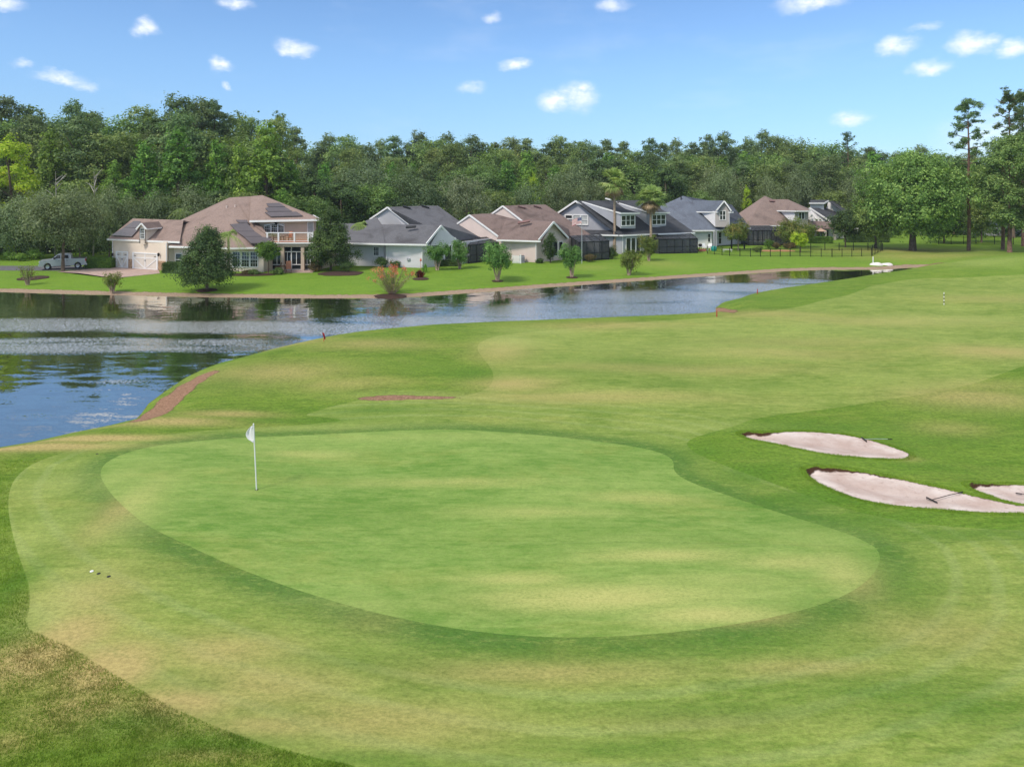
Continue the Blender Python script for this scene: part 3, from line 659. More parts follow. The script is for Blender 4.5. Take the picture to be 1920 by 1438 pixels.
# garage doors
def gdoor(x0, x1, y0, y1):
    a = on_line(x0, gA, gB); b = on_line(x1, gA, gB); d = (b - a); L = d.length; d.normalize(); n = Vector((d.y, -d.x)); z0 = -.2; z1 = zat(y0, a)
    def bx(mb, u0, u1, w0, w1, o0, o1):
        q = [a + d * u0 + n * o1, a + d * u1 + n * o1, a + d * u1 + n * o0, a + d * u0 + n * o0]
        mb.hexa([V3(k, w0) for k in q] + [V3(k, w1) for k in q])
    mb = MB(); bx(mb, 0, L, z0, z1, -.05, .03); o = mb.build('garage_door', M['cream_door'], H)
    f = MB(); bx(f, -.14, 0, z0, z1 + .14, -.02, .09); bx(f, L, L + .14, z0, z1 + .14, -.02, .09); bx(f, 0, L, z1, z1 + .14, -.02, .09)
    bx(f, L / 2 - .06, L / 2 + .06, z0, z1, .032, .06); bx(f, 0.02, L - .02, z1 - .55, z1 - .45, .033, .058); bx(f, .02, L - .02, z0, z0 + .12, .033, .058)
    bx(f, .0, .1, z0, z1, .032, .06); bx(f, L - .1, L, z0, z1, .032, .06)
    for s, e in ((0.1, L / 2 - .08), (L - .1, L / 2 + .08)):
        p = a + d * s + n * .05; q = a + d * e + n * .05; f.bar(V3(p, z1 - .6), V3(q, z0 + .15), .05, .1)
    f.build('door_frame', M['white'], o)
    for u in (.1, L - .5):
        hg = MB(); bx(hg, u, u + .4, z1 - .31, z1 - .25, .06, .075); hg.build('hinge', M['black_metal'], o)
    for u in (L / 2 - .12, L / 2 + .08): hg = MB(); bx(hg, u, u + .04, .8, 1.0, .06, .09); hg.build('handle', M['black_metal'], o)
gdoor(219.5, 239.5, 473, 502); gdoor(250.5, 295, 475, 508)
def stonebit(x0, x1, h):
    a = on_line(x0, gA, gB); b = on_line(x1, gA, gB); mb = MB(); wallq(mb, a + Vector((gd.y, -gd.x)) * .07, b + Vector((gd.y, -gd.x)) * .07, h, t=.1); mb.build('stone_base', M['stone'], H)
stonebit(211.5, 217, .95); stonebit(241.6, 248, .95); stonebit(297.5, 313, .95)
for x in (213, 299.5):
    a = on_line(x, gA, gB); q = a + Vector((gd.y, -gd.x)) * .2; mb = MB(); z = zat(477, a)
    mb.lathe(V3(q, z - .25), [(.05, 0), (.11, .06), (.13, .3), (.15, .33), (.02, .45)], 8); mb.bar(V3(a, z + .1), V3(q, z + .1), .04); mb.build('wall_lantern', M['black_metal'], H)
downspout(H, gA + gd * .15, 3.15, (gd.y, -gd.x, 0)); downspout(H, gB - gd * .15, 3.15, (gd.y, -gd.x, 0))
# wing windows, arched windows, balcony door
for x0, x1 in ((437, 450), (453.5, 467), (470, 483)): win_px(H, (wA, wB), x0, x1, 473, 500, cols=1, rows=2, bars=3)
win_px(H, (wA, wB), 330, 341, 476, 498, cols=1, rows=2)
for x0, x1, y0 in ((497, 506, 423), (509.5, 519.5, 420), (522, 532, 421)):
    a = on_line(x0, uA, uB); fo = win_px(H, (uA, uB), x0, x1, y0, 435.5, cols=1, rows=2, bars=3)
a = on_line(496, uA, uB); b = on_line(533, uA, uB); mb = MB(); zc = zat(424, a)
arc = [V3(a.lerp(b, k / 10), zc + .28 * math.sin(math.pi * k / 10) ** .8) - Vector((0, .06, 0)) for k in range(11)]; trim(mb, arc, .06, .16, 0); mb.build('arch_trim', M['white'], H)
a = on_line(577.5, uA, uB); b = on_line(587, uA, uB); window(H, a, b, 3.4, 5.5, cols=1, rows=1, name='balcony_door', pane='blind')
a = on_line(518.5, uA, uB) - Vector((0, .2)); mb = MB(); z = zat(417, a); mb.lathe(V3(a, z - .3), [(.06, 0), (.16, .08), (.18, .4), (.05, .55)], 8); mb.build('wall_lantern', M['black_metal'], H)
# sunroom under the balcony
s0 = Vector(Q(505, 500, 86.3).xy); s1 = Vector(Q(594, 500, 86.3).xy); mb = MB()
mb.box(s0.x, s1.x, 85.9, 89.4, 2.75, 3.25); bo = mb.build('balcony_deck', M['st_tan'], H)
mb = MB(); mb.box(s0.x, s1.x - .02, 85.75, 89.2, 3.252, 3.32); mb.build('deck_tiles', M['terra'], bo)
mb = MB(); mb.box(s0.x - .05, s1.x + .1, 85.7, 85.86, 3.1, 3.27); mb.build('gutter', M['white'], bo)
for x in (507, 530, 568, 594):
    q = Q(x, 500, 86.2); mb = MB(); mb.box(q.x - .2, q.x + .2, 86.0, 86.4, GB, 2.75); mb.build('column', M['st_tan'], H)
rl = MB()
for x in (501, 522, 552, 578, 586):
    q = Q(x, 440, 85.9); rl.box(q.x - .09, q.x + .09, 85.86, 86.04, 3.32, 4.42)
a = Q(498, 440, 85.95); b = Q(588, 440, 85.95); rl.box(a.x, b.x, 85.9, 86.0, 4.36, 4.46); rl.box(a.x, b.x, 85.92, 85.98, 3.4, 3.46)
for k in range(9): x = Q(579, 440, 85.9).x + k * .13; rl.box(x, x + .035, 85.93, 85.97, 3.46, 4.36)
rlo = rl.build('railing', M['white'], H); mb = MB(); mb.box(a.x, Q(578, 440, 85.9).x, 85.94, 85.96, 3.46, 4.34); mb.build('glass_panel', M['clear'], rlo)
sr = ((s0.x, 86.5), (s1.x, 86.5))
for x0, x1 in ((511, 528), (532.5, 545.5), (547.5, 564.5), (571, 581), (583, 592)):
    window(H, on_line(x0, *sr), on_line(x1, *sr), .55, 2.0, cols=2, rows=1, fr=.07, name='sunroom_window')
    window(H, on_line(x0, *sr), on_line(x1, *sr), -.05, .45, cols=1, rows=1, fr=.05, name='sunroom_window')
    window(H, on_line(x0, *sr), on_line(x1, *sr), 2.12, 2.65, cols=1, rows=1, fr=.05, name='sunroom_window')
mb = MB(); wallq(mb, (s0.x, 86.62), (s1.x, 86.62), 2.74, t=.12); mb.build('sunroom_wall', M['white'], H)
mb = MB(); wallq(mb, (s1.x, 86.4), (s1.x + 1.2, 92), 2.74, t=.12); mb.build('sunroom_wall', M['st_tan'], H)
# roof pipes and attic hatch
for (x, y) in ((425, 389), (441, 388)):
    q = onplane(x, y, *plc); mb = MB(); mb.lathe(q, [(.09, -.1), (.09, .25)], 8); mb.build('roof_pipe', M['st_beige'], H)

def roofvent(root, px, py, pl, w=2.0, mat='vent'):
    p = onplane(px, py, *pl); A, B, C = map(Vector, pl); n = (B - A).cross(C - A).normalized()
    if n.z < 0: n = -n
    side = Vector((1, 0, 0)); side = (side - n * side.dot(n)).normalized(); up = n.cross(side)
    if up.z < 0: up = -up
    mb = MB(); a = p - side * w / 2; b = p + side * w / 2
    c = [a - up * .2, b - up * .2, b + up * .25, a + up * .25]
    mb.hexa([q + n * .12 for q in c] + [c[0] + n * .3, c[1] + n * .3, c[2] + n * .2, c[3] + n * .2]); mb.build('roof_vent', M[mat], root)
def screen_room(root, a, b, c, d, zf, zb, nx=4, nd=3, name='screen_enclosure', base=-.3):
    """a,b front plan points; c,d back plan points (c behind a, d behind b): aluminium cage clad in insect screen"""
    a, b, c, d = [Vector((p[0], p[1])) for p in (a, b, c, d)]
    fr = MB(); w = .07
    def L(p, q, t): return p.lerp(q, t)
    for i in range(nx + 1):
        f = L(a, b, i / nx); k = L(c, d, i / nx)
        fr.bar(V3(f, base), V3(f, zf), w, w, (0, 1, 0)); fr.bar(V3(f, zf), V3(k, zb), w, w)
    fr.bar(V3(a, zf), V3(b, zf), w, .12); fr.bar(V3(c, zb), V3(d, zb), w, .1); fr.bar(V3(a, .9), V3(b, .9), w * .7, w * .7); fr.bar(V3(a, 0), V3(b, 0), w * .7, .1)
    for j in range(1, nd):
        t = j / nd; fr.bar(V3(L(a, c, t), zf + (zb - zf) * t), V3(L(b, d, t), zf + (zb - zf) * t), w * .7, w * .7)
    for p, q in ((a, c), (b, d)):
        for j in range(1, nd + 1): t = j / nd; fr.bar(V3(L(p, q, t), base), V3(L(p, q, t), zf + (zb - zf) * t), w, w, (0, 1, 0))
        fr.bar(V3(p, .9), V3(q, .9), w * .7, w * .7)
    o = fr.build(name, M['black_metal'], root)
    s = MB()
    def sheet(pts, n): s.thick(pts, n, .008)
    dd = (b - a).normalized(); n = Vector((dd.y, -dd.x, 0))
    sheet([V3(a, base), V3(b, base), V3(b, zf), V3(a, zf)], n)
    for p, q, sg in ((a, c, -1), (b, d, 1)): sheet([V3(p, base), V3(q, base), V3(q, zb), V3(p, zf)], Vector((dd.x, dd.y, 0)) * sg)
    sheet([V3(a, zf), V3(b, zf), V3(d, zb), V3(c, zb)], (0, 0, 1))
    s.build('screen', M['screen'], o); return o

# ---------- grey house (second) and taupe house (third): the same kind of plan
H2 = empty('house', (-12, 94, -.2), 0, 'light grey one-storey house with dark grey roof beside the cream two-storey house', 'house')
wall = MB(); roof = MB(); tr = MB()
K = Vector(Q(793, 501.5, 88.8).xy); BL = Vector(Q(724, 500, 89.9).xy)
wallq(wall, BL, K, 2.75); CR = Vector(Q(868, 495, 93.6).xy); cA = Vector((K.x + .75, K.y + 1.0)); wallq(wall, K, cA, 2.75)
pw = on_line(826, cA, CR); gable(wall, cA, CR, zat(424, pw) - .18, 2.5, peak=(pw - cA.xy).length / (CR - cA).length)
AL = Vector(Q(596, 500, 92.0).xy); AR = Vector(Q(719.5, 500, 90.7).xy); wallq(wall, AL, AR, 2.8); wallq(wall, AR, BL, 2.8)
wallq(wall, CR, (0.2, 104), 2.75); wallq(wall, (-3, 109), (-25, 109), 2.75); wallq(wall, (-25, 109), AL, 2.75)
E1 = P(596, 454.5, 2.85); E2 = P(722, 457.5, 2.85); AP = Q(706, 407, 98.6); A3 = Q(672, 419, 97.5); A4 = Q(597, 420, 99)
roof.slab([E1, E2, AP, A3, A4]); B1 = P(722, 457.3, 2.83); B2 = P(803, 458.8, 2.8); BR = Q(827, 423.2, 91.0); BT = Q(716, 421, 95)
roof.slab([B1, B2, BR, BT]); roof.slab([E2, BT, AP]); trim(tr, [E1, E2, B2], .14, .2)
R2 = Q(853, 450.5, 93.5)
roof.slab([BR, R2, Q(905, 446, 101), Q(800, 421, 101), BT])                 # right pitch of the cross gable
tr2 = MB(); trim(tr2, [Q(799.5, 457, 88.0), BR - Vector((0, .12, 0)), R2], .12, .26); tr2.build('fascia', M['white'], H2)
DP = Q(726.5, 388.5, 100); D1 = Q(821, 386, 107.5); D2 = Q(769, 421.5, 99.2); D3 = Q(693, 411, 102.5)
wl2 = Vector(Q(690, 420, 102.8).xy); wr2 = Vector(Q(770, 420, 99.5).xy)
c_ = wl2.lerp(wr2, .46); wall.thick([V3(wl2, 3.5), V3(wr2, 3.5), V3(wr2, D2.z - .2), (DP.x, DP.y + .25, DP.z - .25), V3(wl2, D3.z - .2)], (0, -1, 0), .2)
EV = P(905, 446, 2.75)
roof.slab([DP, D1, EV, P(853, 450.5, 2.76), D2]); tr3 = MB(); roof.slab([DP, D3, Q(690, 412, 111), Q(800, 386, 112), D1]); roof.slab([D1, Q(800, 386, 112), Q(850, 420, 114), EV])
trim(tr3, [D3, DP, D2], .1, .22); tr3.build('fascia', M['white'], H2)
wall.build('wall', M['st_grey'], H2); roof.build('roof', M['roof_grey'], H2); tr.build('fascia', M['white'], H2)
pl2 = (DP, D1, EV); roofvent(H2, 762, 390.5, pl2, 1.2); roofvent(H2, 797, 389.5, pl2, 1.2); roofvent(H2, 771, 427.5, (B1, B2, BR), 1.3)
win_px(H2, (AL, AR), 701, 710, 464, 478.5, cols=1, rows=2, bars=3)
win_px(H2, (cA, CR), 809, 823, 461, 488, cols=1, rows=1); win_px(H2, (cA, CR), 834, 846, 461, 488, cols=1, rows=1)
downspout(H2, BL + (K - BL).normalized() * .1, 2.7, (0, -1, 0)); downspout(H2, K - (K - BL).normalized() * .1, 2.7, (0, -1, 0))
mb = MB(); q = on_line(766, BL, K); mb.box(q.x - .2, q.x + .2, q.y - .18, q.y + .02, zat(488, q), zat(484, q)); mb.build('meter_box', M['taupe_box'] if 'taupe_box' in M else M['st_midgrey'], H2)
sa = Vector(Q(878, 497, 93.5).xy); sb = Vector(Q(938, 490, 98.5).xy)
screen_room(H2, sa, sb, (sa.x + .6, sa.y + 4), (sb.x + .1, sb.y + 4), zat(454.5, sb), 2.9, 4, 2)
mb = MB(); wallq(mb, (sa.x + .6, sa.y + 4.2), (sb.x + .1, sb.y + 4.2), 2.6); mb.build('lanai_wall', M['st_midgrey'], H2)
window(H2, (sa.x + 1.6, sa.y + 4.35), (sa.x + 3.4, sa.y + 5.1), 0, 2.1, cols=2, rows=1, name='patio_door', out=.3)

H3 = empty('house', (4, 100, -.2), 0, 'beige one-storey house with brown roof and screened patio, left of the two palms', 'house')
wall = MB(); roof = MB(); tr = MB()
K = Vector(Q(1007, 491.5, 95.1).xy); BL = Vector(Q(936, 490, 97.8).xy); wallq(wall, BL, K, 2.75)
CR = Vector(Q(1063, 488, 99.4).xy); cA = K; pw = on_line(1037.5, cA, CR); gable(wall, cA, CR, zat(417, pw) - .18, 2.55, peak=(pw - cA.xy).length / (CR - cA).length)
GL = Vector(Q(845, 470, 103.5).xy); GR = Vector(Q(938, 470, 98.4).xy); GP = Q(880, 403, 101.3)
wall.thick([V3(GL, GB), V3(GR, GB), V3(GR, zat(445, GR)), (GP.x, GP.y + .2, GP.z - .2), V3(GL, zat(427, GL))], (-.4, -1, 0), .2)
DL = Vector(Q(905, 400, 106).xy); DR = Vector(Q(981, 410, 103).xy); DP = Q(942.5, 386, 104.5)
wall.thick([V3(DL, 3.2), V3(DR, 3.2), V3(DR, zat(415, DR)), (DP.x, DP.y + .2, DP.z - .2), V3(DL, zat(412, DL))], (-.4, -1, 0), .2)
B1 = P(931, 450, 2.75); B2 = P(1014, 452.3, 2.75); BR = Q(1038, 416, 96.4); BT = Q(948, 414, 100.8); R2 = Q(1066, 446, 98.8)
roof.slab([B1, B2, BR, BT]); trim(tr, [B1, B2], .14, .2); tr2 = MB(); trim(tr2, [Q(1010, 450, 94.4), BR - Vector((0, .12, 0)), R2], .12, .26); tr2.build('fascia', M['white'], H3)
G2 = Q(925, 401, 104.5); G3 = Q(939, 446.5, 98.2); G1 = Q(845, 428, 103.5); roof.slab([GP, G2, BT, G3]); roof.slab([GP, G1, Q(850, 425, 109), Q(905, 401, 108), G2]); tr3 = MB(); trim(tr3, [G1, GP, G3], .1, .22); tr3.build('fascia', M['white'], H3)
D1 = Q(1023, 384, 110.5); EV = P(1113, 443.5, 2.75); D2 = Q(980, 414.8, 102.8); D3 = Q(905, 413, 106)
roof.slab([DP, D1, EV, P(1066, 446, 2.75), D2]); roof.slab([BR, R2, Q(1066, 430, 103), Q(1010, 414, 103.5), BT])
roof.slab([G2, D2, BT]); roof.slab([DP, D3, Q(900, 412, 115), Q(1000, 384, 116), D1]); roof.slab([D1, Q(1000, 384, 116), Q(1060, 424, 118), EV]); tr4 = MB(); trim(tr4, [D3, DP, D2], .1, .22); tr4.build('fascia', M['white'], H3)
wallq(wall, CR, (10.8, 104.5), 2.7); wallq(wall, (10, 112), (-8, 114), 2.7)
wall.build('wall', M['st_beige'], H3); roof.build('roof', M['roof_taupe'], H3); tr.build('fascia', M['white'], H3)
pl3 = (DP, D1, EV); roofvent(H3, 978, 390.3, pl3, 1.3, 'vent_brown'); roofvent(H3, 1007, 389.5, pl3, 1.2, 'vent_brown'); roofvent(H3, 983, 417.8, (B1, B2, BR), 1.7, 'vent_brown')
win_px(H3, (cA, CR), 1037, 1045, 454, 480, cols=1, rows=1); win_px(H3, (cA, CR), 1048, 1054.5, 454, 480, cols=1, rows=1)
downspout(H3, K - Vector((.15, 0)), 2.6, (0, -1, 0))
sa = Vector(Q(1086, 487, 96.5).xy); sb = Vector(Q(1142, 485, 98.8).xy)
screen_room(H3, sa, sb, (sa.x - 1.0, sa.y + 5), (sb.x - .6, sb.y + 6), zat(454.5, sa), 3.0, 4, 3)

# ---------- grey house with two window dormers
H4 = empty('house', (21, 114, -.2), 0, 'mid grey house with charcoal roof and two boxy window dormers behind the two palms', 'house')
wall = MB(); roof = MB(); tr = MB()
PK = Q(1079, 376.7, 112); RF = Q(1162, 434, 108.2); LF = Q(1004, 427, 116.2); RG = Q(1216, 375.5, 121)
a = Vector(LF.xy) + Vector((.3, .3)); b = Vector(RF.xy) + Vector((-.3, .4))
wall.thick([V3(a, GB), V3(b, GB), V3(b, RF.z - .2), V3(on_line(1079, a, b), PK.z - .25), V3(a, LF.z - .2)], (-.55, -.83, 0), .2)
ME = P(1303, 436.5, 2.75); ML = P(1160, 441, 2.75); BK = RG + (ME - ML) * .12
roof.slab([PK, RG, ME, ML, RF]); roof.slab([LF, Q(1100, 420, 126), RG, PK]); roof.slab([RG, Q(1100, 420, 126), Q(1210, 420, 130), ME])
S1 = P(1108, 440, 2.75); S2 = P(1168, 441.4, 2.72); roof.slab([S1, S2, Q(1152, 432.3, 108.6), Q(1094, 431, 111.4)])
S3 = P(1221, 439, 2.75)
trim(tr, [LF, PK, RF], .1, .26); trim(tr, [S1, S2, S3, ME], .14, .22)
f0 = Vector(S1.xy) + Vector((.4, .5)); f1 = Vector(S3.xy) + Vector((0, .6)); fm = Vector(S2.xy) + Vector((-.1, .5)); wallq(wall, f0, fm, 2.75); wallq(wall, fm, f1, 2.75); f2 = Vector(ME.xy) + Vector((-.8, .6)); f1b = f1 + Vector((.6, 2.2)); f2b = f2 + Vector((0, 2.0))
wallq(wall, f1b, f2b, 2.75); wallq(wall, f2b, (31, 122), 2.75)
pl4 = (PK, RG, ME)
def box_dormer(root, x0, x1, y0, y1, xr, yr, xe0, xe1, ye, pl, wallm, roofm, cols=3, front=True, wx=(2, 2), wy=(3, 2), pitch=None):
    """front face between columns x0..x1, rows y0..y1; (xr,yr) is where the roof edge meets the main roof"""
    a = onplane(x0, y1, *pl); b = onplane(x1, y1, *pl)
    za = zat(y0, a); t = onplane(xr, yr + 1.5, *pl)
    mb = MB(); n = Vector((b.y - a.y, -(b.x - a.x), 0)).normalized()
    mb.thick([V3(a, a.z - .3), V3(b, b.z - .3), V3(b, za), V3(a, za)], n, .12)
    mb.thick([V3(a, a.z - .25), V3(a, za), (t.x, t.y, t.z + .05)], Vector((-n.y, n.x, 0)) * -1 if False else Vector((-1, -.3, 0)), .12)
    off = V3(b, 0) - V3(a, 0)
    mb.thick([V3(b, b.z - .25), V3(b, za), (t.x + off.x, t.y + off.y, t.z + .05)], (1, .3, 0), .12)
    o = mb.build('dormer', M[wallm], root)
    r = MB(); e0 = Q(xe0, ye, a.y - .25); e1 = Q(xe1, ye, b.y - .25); t0 = onplane(xr, yr, *pl); t1 = t0 + (e1 - e0)
    r.slab([e0, e1, t1 + Vector((0, 0, .02)), t0 + Vector((0, 0, .02))], .16); r.build('dormer_roof', M[roofm], o)
    tt = MB(); trim(tt, [t0, e0, e1], .1, .22, -.04); tt.build('dormer_fascia', M['white'], o)
    ln = (a, b)
    aa = on_line(x0 + wx[0], *ln); bb = on_line(x1 - wx[1], *ln)
    window(o, aa, bb, zat(y1 - wy[1], aa), zat(y0 + wy[0], aa), cols=cols, rows=2, fr=.12)
    return o
box_dormer(H4, 1163.5, 1191.5, 402, 425, 1091, 378.5, 1164, 1200, 400, pl4, 'st_midgrey', 'roof_charcoal')
box_dormer(H4, 1221, 1249, 401, 423, 1155, 379.5, 1220, 1256, 399, pl4, 'st_midgrey', 'roof_charcoal')
wall.build('wall', M['st_midgrey'], H4); roof.build('roof', M['roof_charcoal'], H4); tr.build('fascia', M['white'], H4)
ln = (Vector((a.x, a.y)), Vector((b.x, b.y)))
win_px(H4, ln, 1061, 1073, 404, 409.5, cols=1, rows=1, fr=.16, out=.12); win_px(H4, ln, 1075.5, 1102, 404, 420, cols=2, rows=2, fr=.16, out=.12, pane='blind')
window(H4, on_line(1174, fm, f1), on_line(1182, fm, f1), -.1, 2.2, cols=1, rows=1, name='sliding_door', out=.1); window(H4, on_line(1183.5, fm, f1), on_line(1191, fm, f1), -.1, 2.2, cols=1, rows=1, name='sliding_door', out=.1); window(H4, on_line(1192.5, fm, f1), on_line(1200, fm, f1), -.1, 2.2, cols=1, rows=1, name='sliding_door', out=.1)
downspout(H4, on_line(1167.5, fm, f1), 2.6, (0, -1, 0)); q = onplane(1139, 376, *pl4); mb = MB(); mb.bar(q + Vector((-.3, 0, .3)), q + Vector((.5, -.5, .1)), .35, .2); mb.build('skylight', M['white'], H4)
q = onplane(1160, 382, *pl4); mb = MB(); mb.bar(q + Vector((-.5, 0, .15)), q + Vector((.4, -.3, .1)), .3, .12); mb.build('roof_vent', M['vent'], H4)
sa = Vector(P(1236, 477, -.2).xy); sb = Vector(P(1308, 475.5, -.2).xy)
screen_room(H4, sa, sb, (sa.x - 2.4, sa.y + 3.5), (sb.x - .4, sb.y + 3.4), zat(449, sa), 2.8, 5, 2)

# ---------- blue grey roof house
H5 = empty('house', (37, 122, -.2), 0, 'pale house with blue-grey roof and gabled dormer, right of the grey house with two dormers', 'house')
wall = MB(); roof = MB(); tr = MB()
PK = Q(1281, 367.5, 128); SL = Q(1215, 397, 127); E1 = P(1295, 432.5, 2.75); E2 = P(1340, 432.2, 2.75); R1 = Q(1298, 375.8, 127); R2 = Q(1357, 375, 121)
E3 = P(1408, 428, 2.75); RK = Q(1372, 384, 130)
roof.slab([PK, SL, Q(1240, 432, 118), E1, E2]); roof.slab([PK, E2, E3, RK]); roof.slab([PK, RK, E3, Q(1400, 425, 138), Q(1290, 425, 140)]); roof.slab([SL, PK, Q(1290, 425, 140), Q(1215, 425, 136)])
trim(tr, [Q(1240, 432, 118), E1, E2], .14, .22); trim(tr, [E2, E3], .1, .16)
a0 = Vector(E1.xy) + Vector((-.5, .6)); a1 = Vector(E2.xy) + Vector((-.3, .6)); wallq(wall, (a0.x - 5, a0.y + .5), a1, 2.75); b0 = (a1.x + .1, a1.y + 2.4); wallq(wall, a1, b0, 2.75); wallq(wall, b0, (E3.x - .5, E3.y + 2), 2.75); wallq(wall, (E3.x - .5, E3.y + 2), (44, 138), 2.75); wallq(wall, (44, 138), (27, 138), 2.75)
pl5 = (PK, E2, E3)
fa = Vector(Q(1341, 420, 118.2)); fb = Vector(Q(1368, 420.5, 117.4)); sb_ = Vector(Q(1309, 398.5, 123.5))
z1 = zat(396.5, fa); dm = MB(); dm.thick([V3(fa, fa.z - .5), V3(fb, fa.z - .5), V3(fb, z1), ((fa.x + fb.x) / 2 + .15, (fa.y + fb.y) / 2, zat(379, fa)), V3(fa, z1)], (0, -1, 0), .12)
do = dm.build('dormer', M['st_taupe'], H5)
dm = MB(); dm.thick([V3(fa, fa.z - .5), V3(fa, z1), V3(sb_, z1)], (-1, -.6, 0), .12); dm.thick([V3(fb, fb.z - .5), V3(fb, z1), (fb.x + 1, fb.y + 6, z1)], (1, .3, 0), .12); dm.build('dormer_cheek', M['st_white'], do)
g0 = Q(1302, 397.2, 123.5); g1 = Q(1346.5, 397.6, 117.6); gp = Q(1358, 376.5, 117.3); g2 = Q(1372.5, 397.5, 116.8)
dr = MB(); dr.slab([g0, g1, gp, R1], .12); dr.slab([gp, g2, Q(1380, 396, 124), R1], .12); dr.build('dormer_roof', M['roof_blue'], do)
tt = MB(); trim(tt, [g0, g1], .12, .2); trim(tt, [Q(1343, 394.5, 117.5), gp, Q(1371.5, 395.5, 116.8)], .1, .2); trim(tt, [Q(1365, 398, 116.9), Q(1375, 397.8, 117)], .1, .2); tt.build('dormer_fascia', M['white'], do)
ln = (fa.xy, fb.xy); win_px(do, ln, 1350, 1354.5, 396, 412, cols=1, rows=2); win_px(do, ln, 1355.5, 1360, 396, 412, cols=1, rows=2)
wall.build('wall', M['st_white'], H5); roof.build('roof', M['roof_blue'], H5); tr.build('fascia', M['white'], H5)
win_px(H5, (a0, a1), 1327.5, 1331.5, 439, 454, cols=1, rows=2); window(H5, on_line(1347, b0, (E3.x - .5, E3.y + 2)), on_line(1352, b0, (E3.x - .5, E3.y + 2)), .2, 2.1, cols=1, rows=2)
for x in (1339, 1343, 1372, 1396):
    q = P(x, 468, -.2); mb = MB(); mb.box(q.x - .1, q.x + .1, q.y, q.y + .2, -.4, 2.7); mb.build('porch_post', M['st_midgrey'] if x < 1350 else M['black_metal'], H5)
q = onplane(1277, 376, PK, SL, E1); mb = MB(); mb.lathe(q, [(.1, -.2), (.1, .9)], 8); mb.build('roof_pipe', M['vent'], H5)

# ---------- tan roofed house
H6 = empty('house', (50, 132, -.2), 0, 'pale house with tan hip roof, side dormer and long screened patio', 'house')
wall = MB(); roof = MB(); tr = MB()
PK = Q(1434, 367.5, 136); L1 = P(1362, 423, 2.75); L1.y = 133; L1 = Q(1350, 424, 131); E1 = P(1400, 423.5, 2.9); E2 = P(1500, 423, 2.9); R1 = Q(1450, 374, 135); R2 = Q(1477, 374, 133)
roof.slab([PK, L1, E1, E2]); ER_ = Q(1530, 425, 133); roof.slab([PK, E2, ER_, Q(1500, 395, 142)]); roof.slab([PK, Q(1500, 395, 142), Q(1480, 425, 150), Q(1370, 425, 150)]); roof.slab([PK, Q(1370, 425, 150), L1]); trim(tr, [L1, E1, E2, ER_], .14, .2)
wallq(wall, (E1.x - 4, E1.y + .9), (E2.x, E2.y + .9), 2.85); wallq(wall, (E2.x, E2.y + .9), (57, 150), 2.85); wallq(wall, (40, 150), (E1.x - 4, E1.y + .9), 2.85)
fa = Q(1490, 417, 128); fb = Q(1515, 418, 128.5); sc = Q(1460, 396, 133); z1 = zat(396, fa)
dm = MB(); dm.thick([V3(fa, fa.z - .8), V3(fb, fa.z - .8), V3(fb, z1), V3(fa, z1)], (0, -1, 0), .12); do = dm.build('dormer', M['st_taupe'], H6)
dm = MB(); dm.thick([V3(fa, fa.z - .6), V3(fa, z1), V3(sc, z1)], (-1, -.6, 0), .12); dm.thick([V3(fb, fa.z - .6), V3(fb, z1), (fb.x + .5, fb.y + 8, z1), (fb.x + .5, fb.y + 8, 3)], (1, 0, 0), .12); dm.build('dormer_cheek', M['st_white'], do)
g0 = Q(1452, 395, 133.5); g1 = Q(1492, 395.8, 127.2); g2 = Q(1517, 395.8, 127.8); gb = Q(1520, 393, 138)
dr = MB(); dr.slab([g0, g1, R2, R1], .14); dr.slab([g1, g2, R2], .14); dr.slab([g2, gb, R2], .14); dr.slab([R1, R2, gb, Q(1470, 392, 141)], .14); dr.build('dormer_roof', M['roof_tan'], do)
tt = MB(); trim(tt, [g0, g1, g2, gb], .12, .22); tt.build('dormer_fascia', M['white'], do)
ln = (fa.xy, fb.xy); win_px(do, ln, 1498, 1502, 399, 411, cols=1, rows=1); win_px(do, ln, 1503.5, 1507.5, 399, 411, cols=1, rows=1)
wall.build('wall', M['st_white'], H6); roof.build('roof', M['roof_tan'], H6); tr.build('fascia', M['white'], H6)
roofvent(H6, 1451, 378.5, (PK, E1, E2), 1.8, 'vent_brown')
sa = Vector(Q(1404, 462, 122).xy); sb = Vector(Q(1481, 462, 122).xy)
screen_room(H6, sa, sb, (sa.x - .4, sa.y + 5.5), (sb.x - 1.5, sb.y + 5.5), zat(432.5, sa), 2.95, 9, 3)
for x0, x1 in ((1418, 1424), (1428, 1434), (1452, 1460)): window(H6, on_line(x0, (E1.x, E1.y + .9), (E2.x, E2.y + .9)), on_line(x1, (E1.x, E1.y + .9), (E2.x, E2.y + .9)), .0, 2.2, cols=2, rows=1)

# ---------- white house half behind the big oak, and one seen between the trees at the right
H7 = empty('house', (62, 142, -.2), 0, 'white house with blue-black roof half hidden behind the large spreading oak', 'house')
wall = MB(); roof = MB(); tr = MB()
a = Q(1516, 430, 141); b = Q(1562, 430, 138.5); pk = Q(1519, 390, 141)
wall.thick([V3(a, GB), V3(b, GB), V3(b, zat(416, b)), V3(pk, pk.z - .15), V3(a, zat(391, a))], (-.2, -1, 0), .2)
RD = Q(1600, 391, 152); roof.slab([pk, RD, Q(1606, 414, 143), Q(1557, 415, 138.2)]); trim(tr, [Q(1515, 392.5, 141), pk, Q(1557, 415, 138)], .14, .26)
wall.thick([Q(1520, 394, 143), Q(1545, 394, 143), Q(1545, 382, 143), Q(1520, 382, 143)], (0, -1, 0), .2)
roof.slab([Q(1517, 381, 142.5), Q(1546, 381, 142.5), Q(1553, 375, 147), Q(1520, 375, 147)]); trim(tr, [Q(1517, 381, 142.4), Q(1546, 381, 142.4), Q(1554, 376.5, 144)], .14, .26)
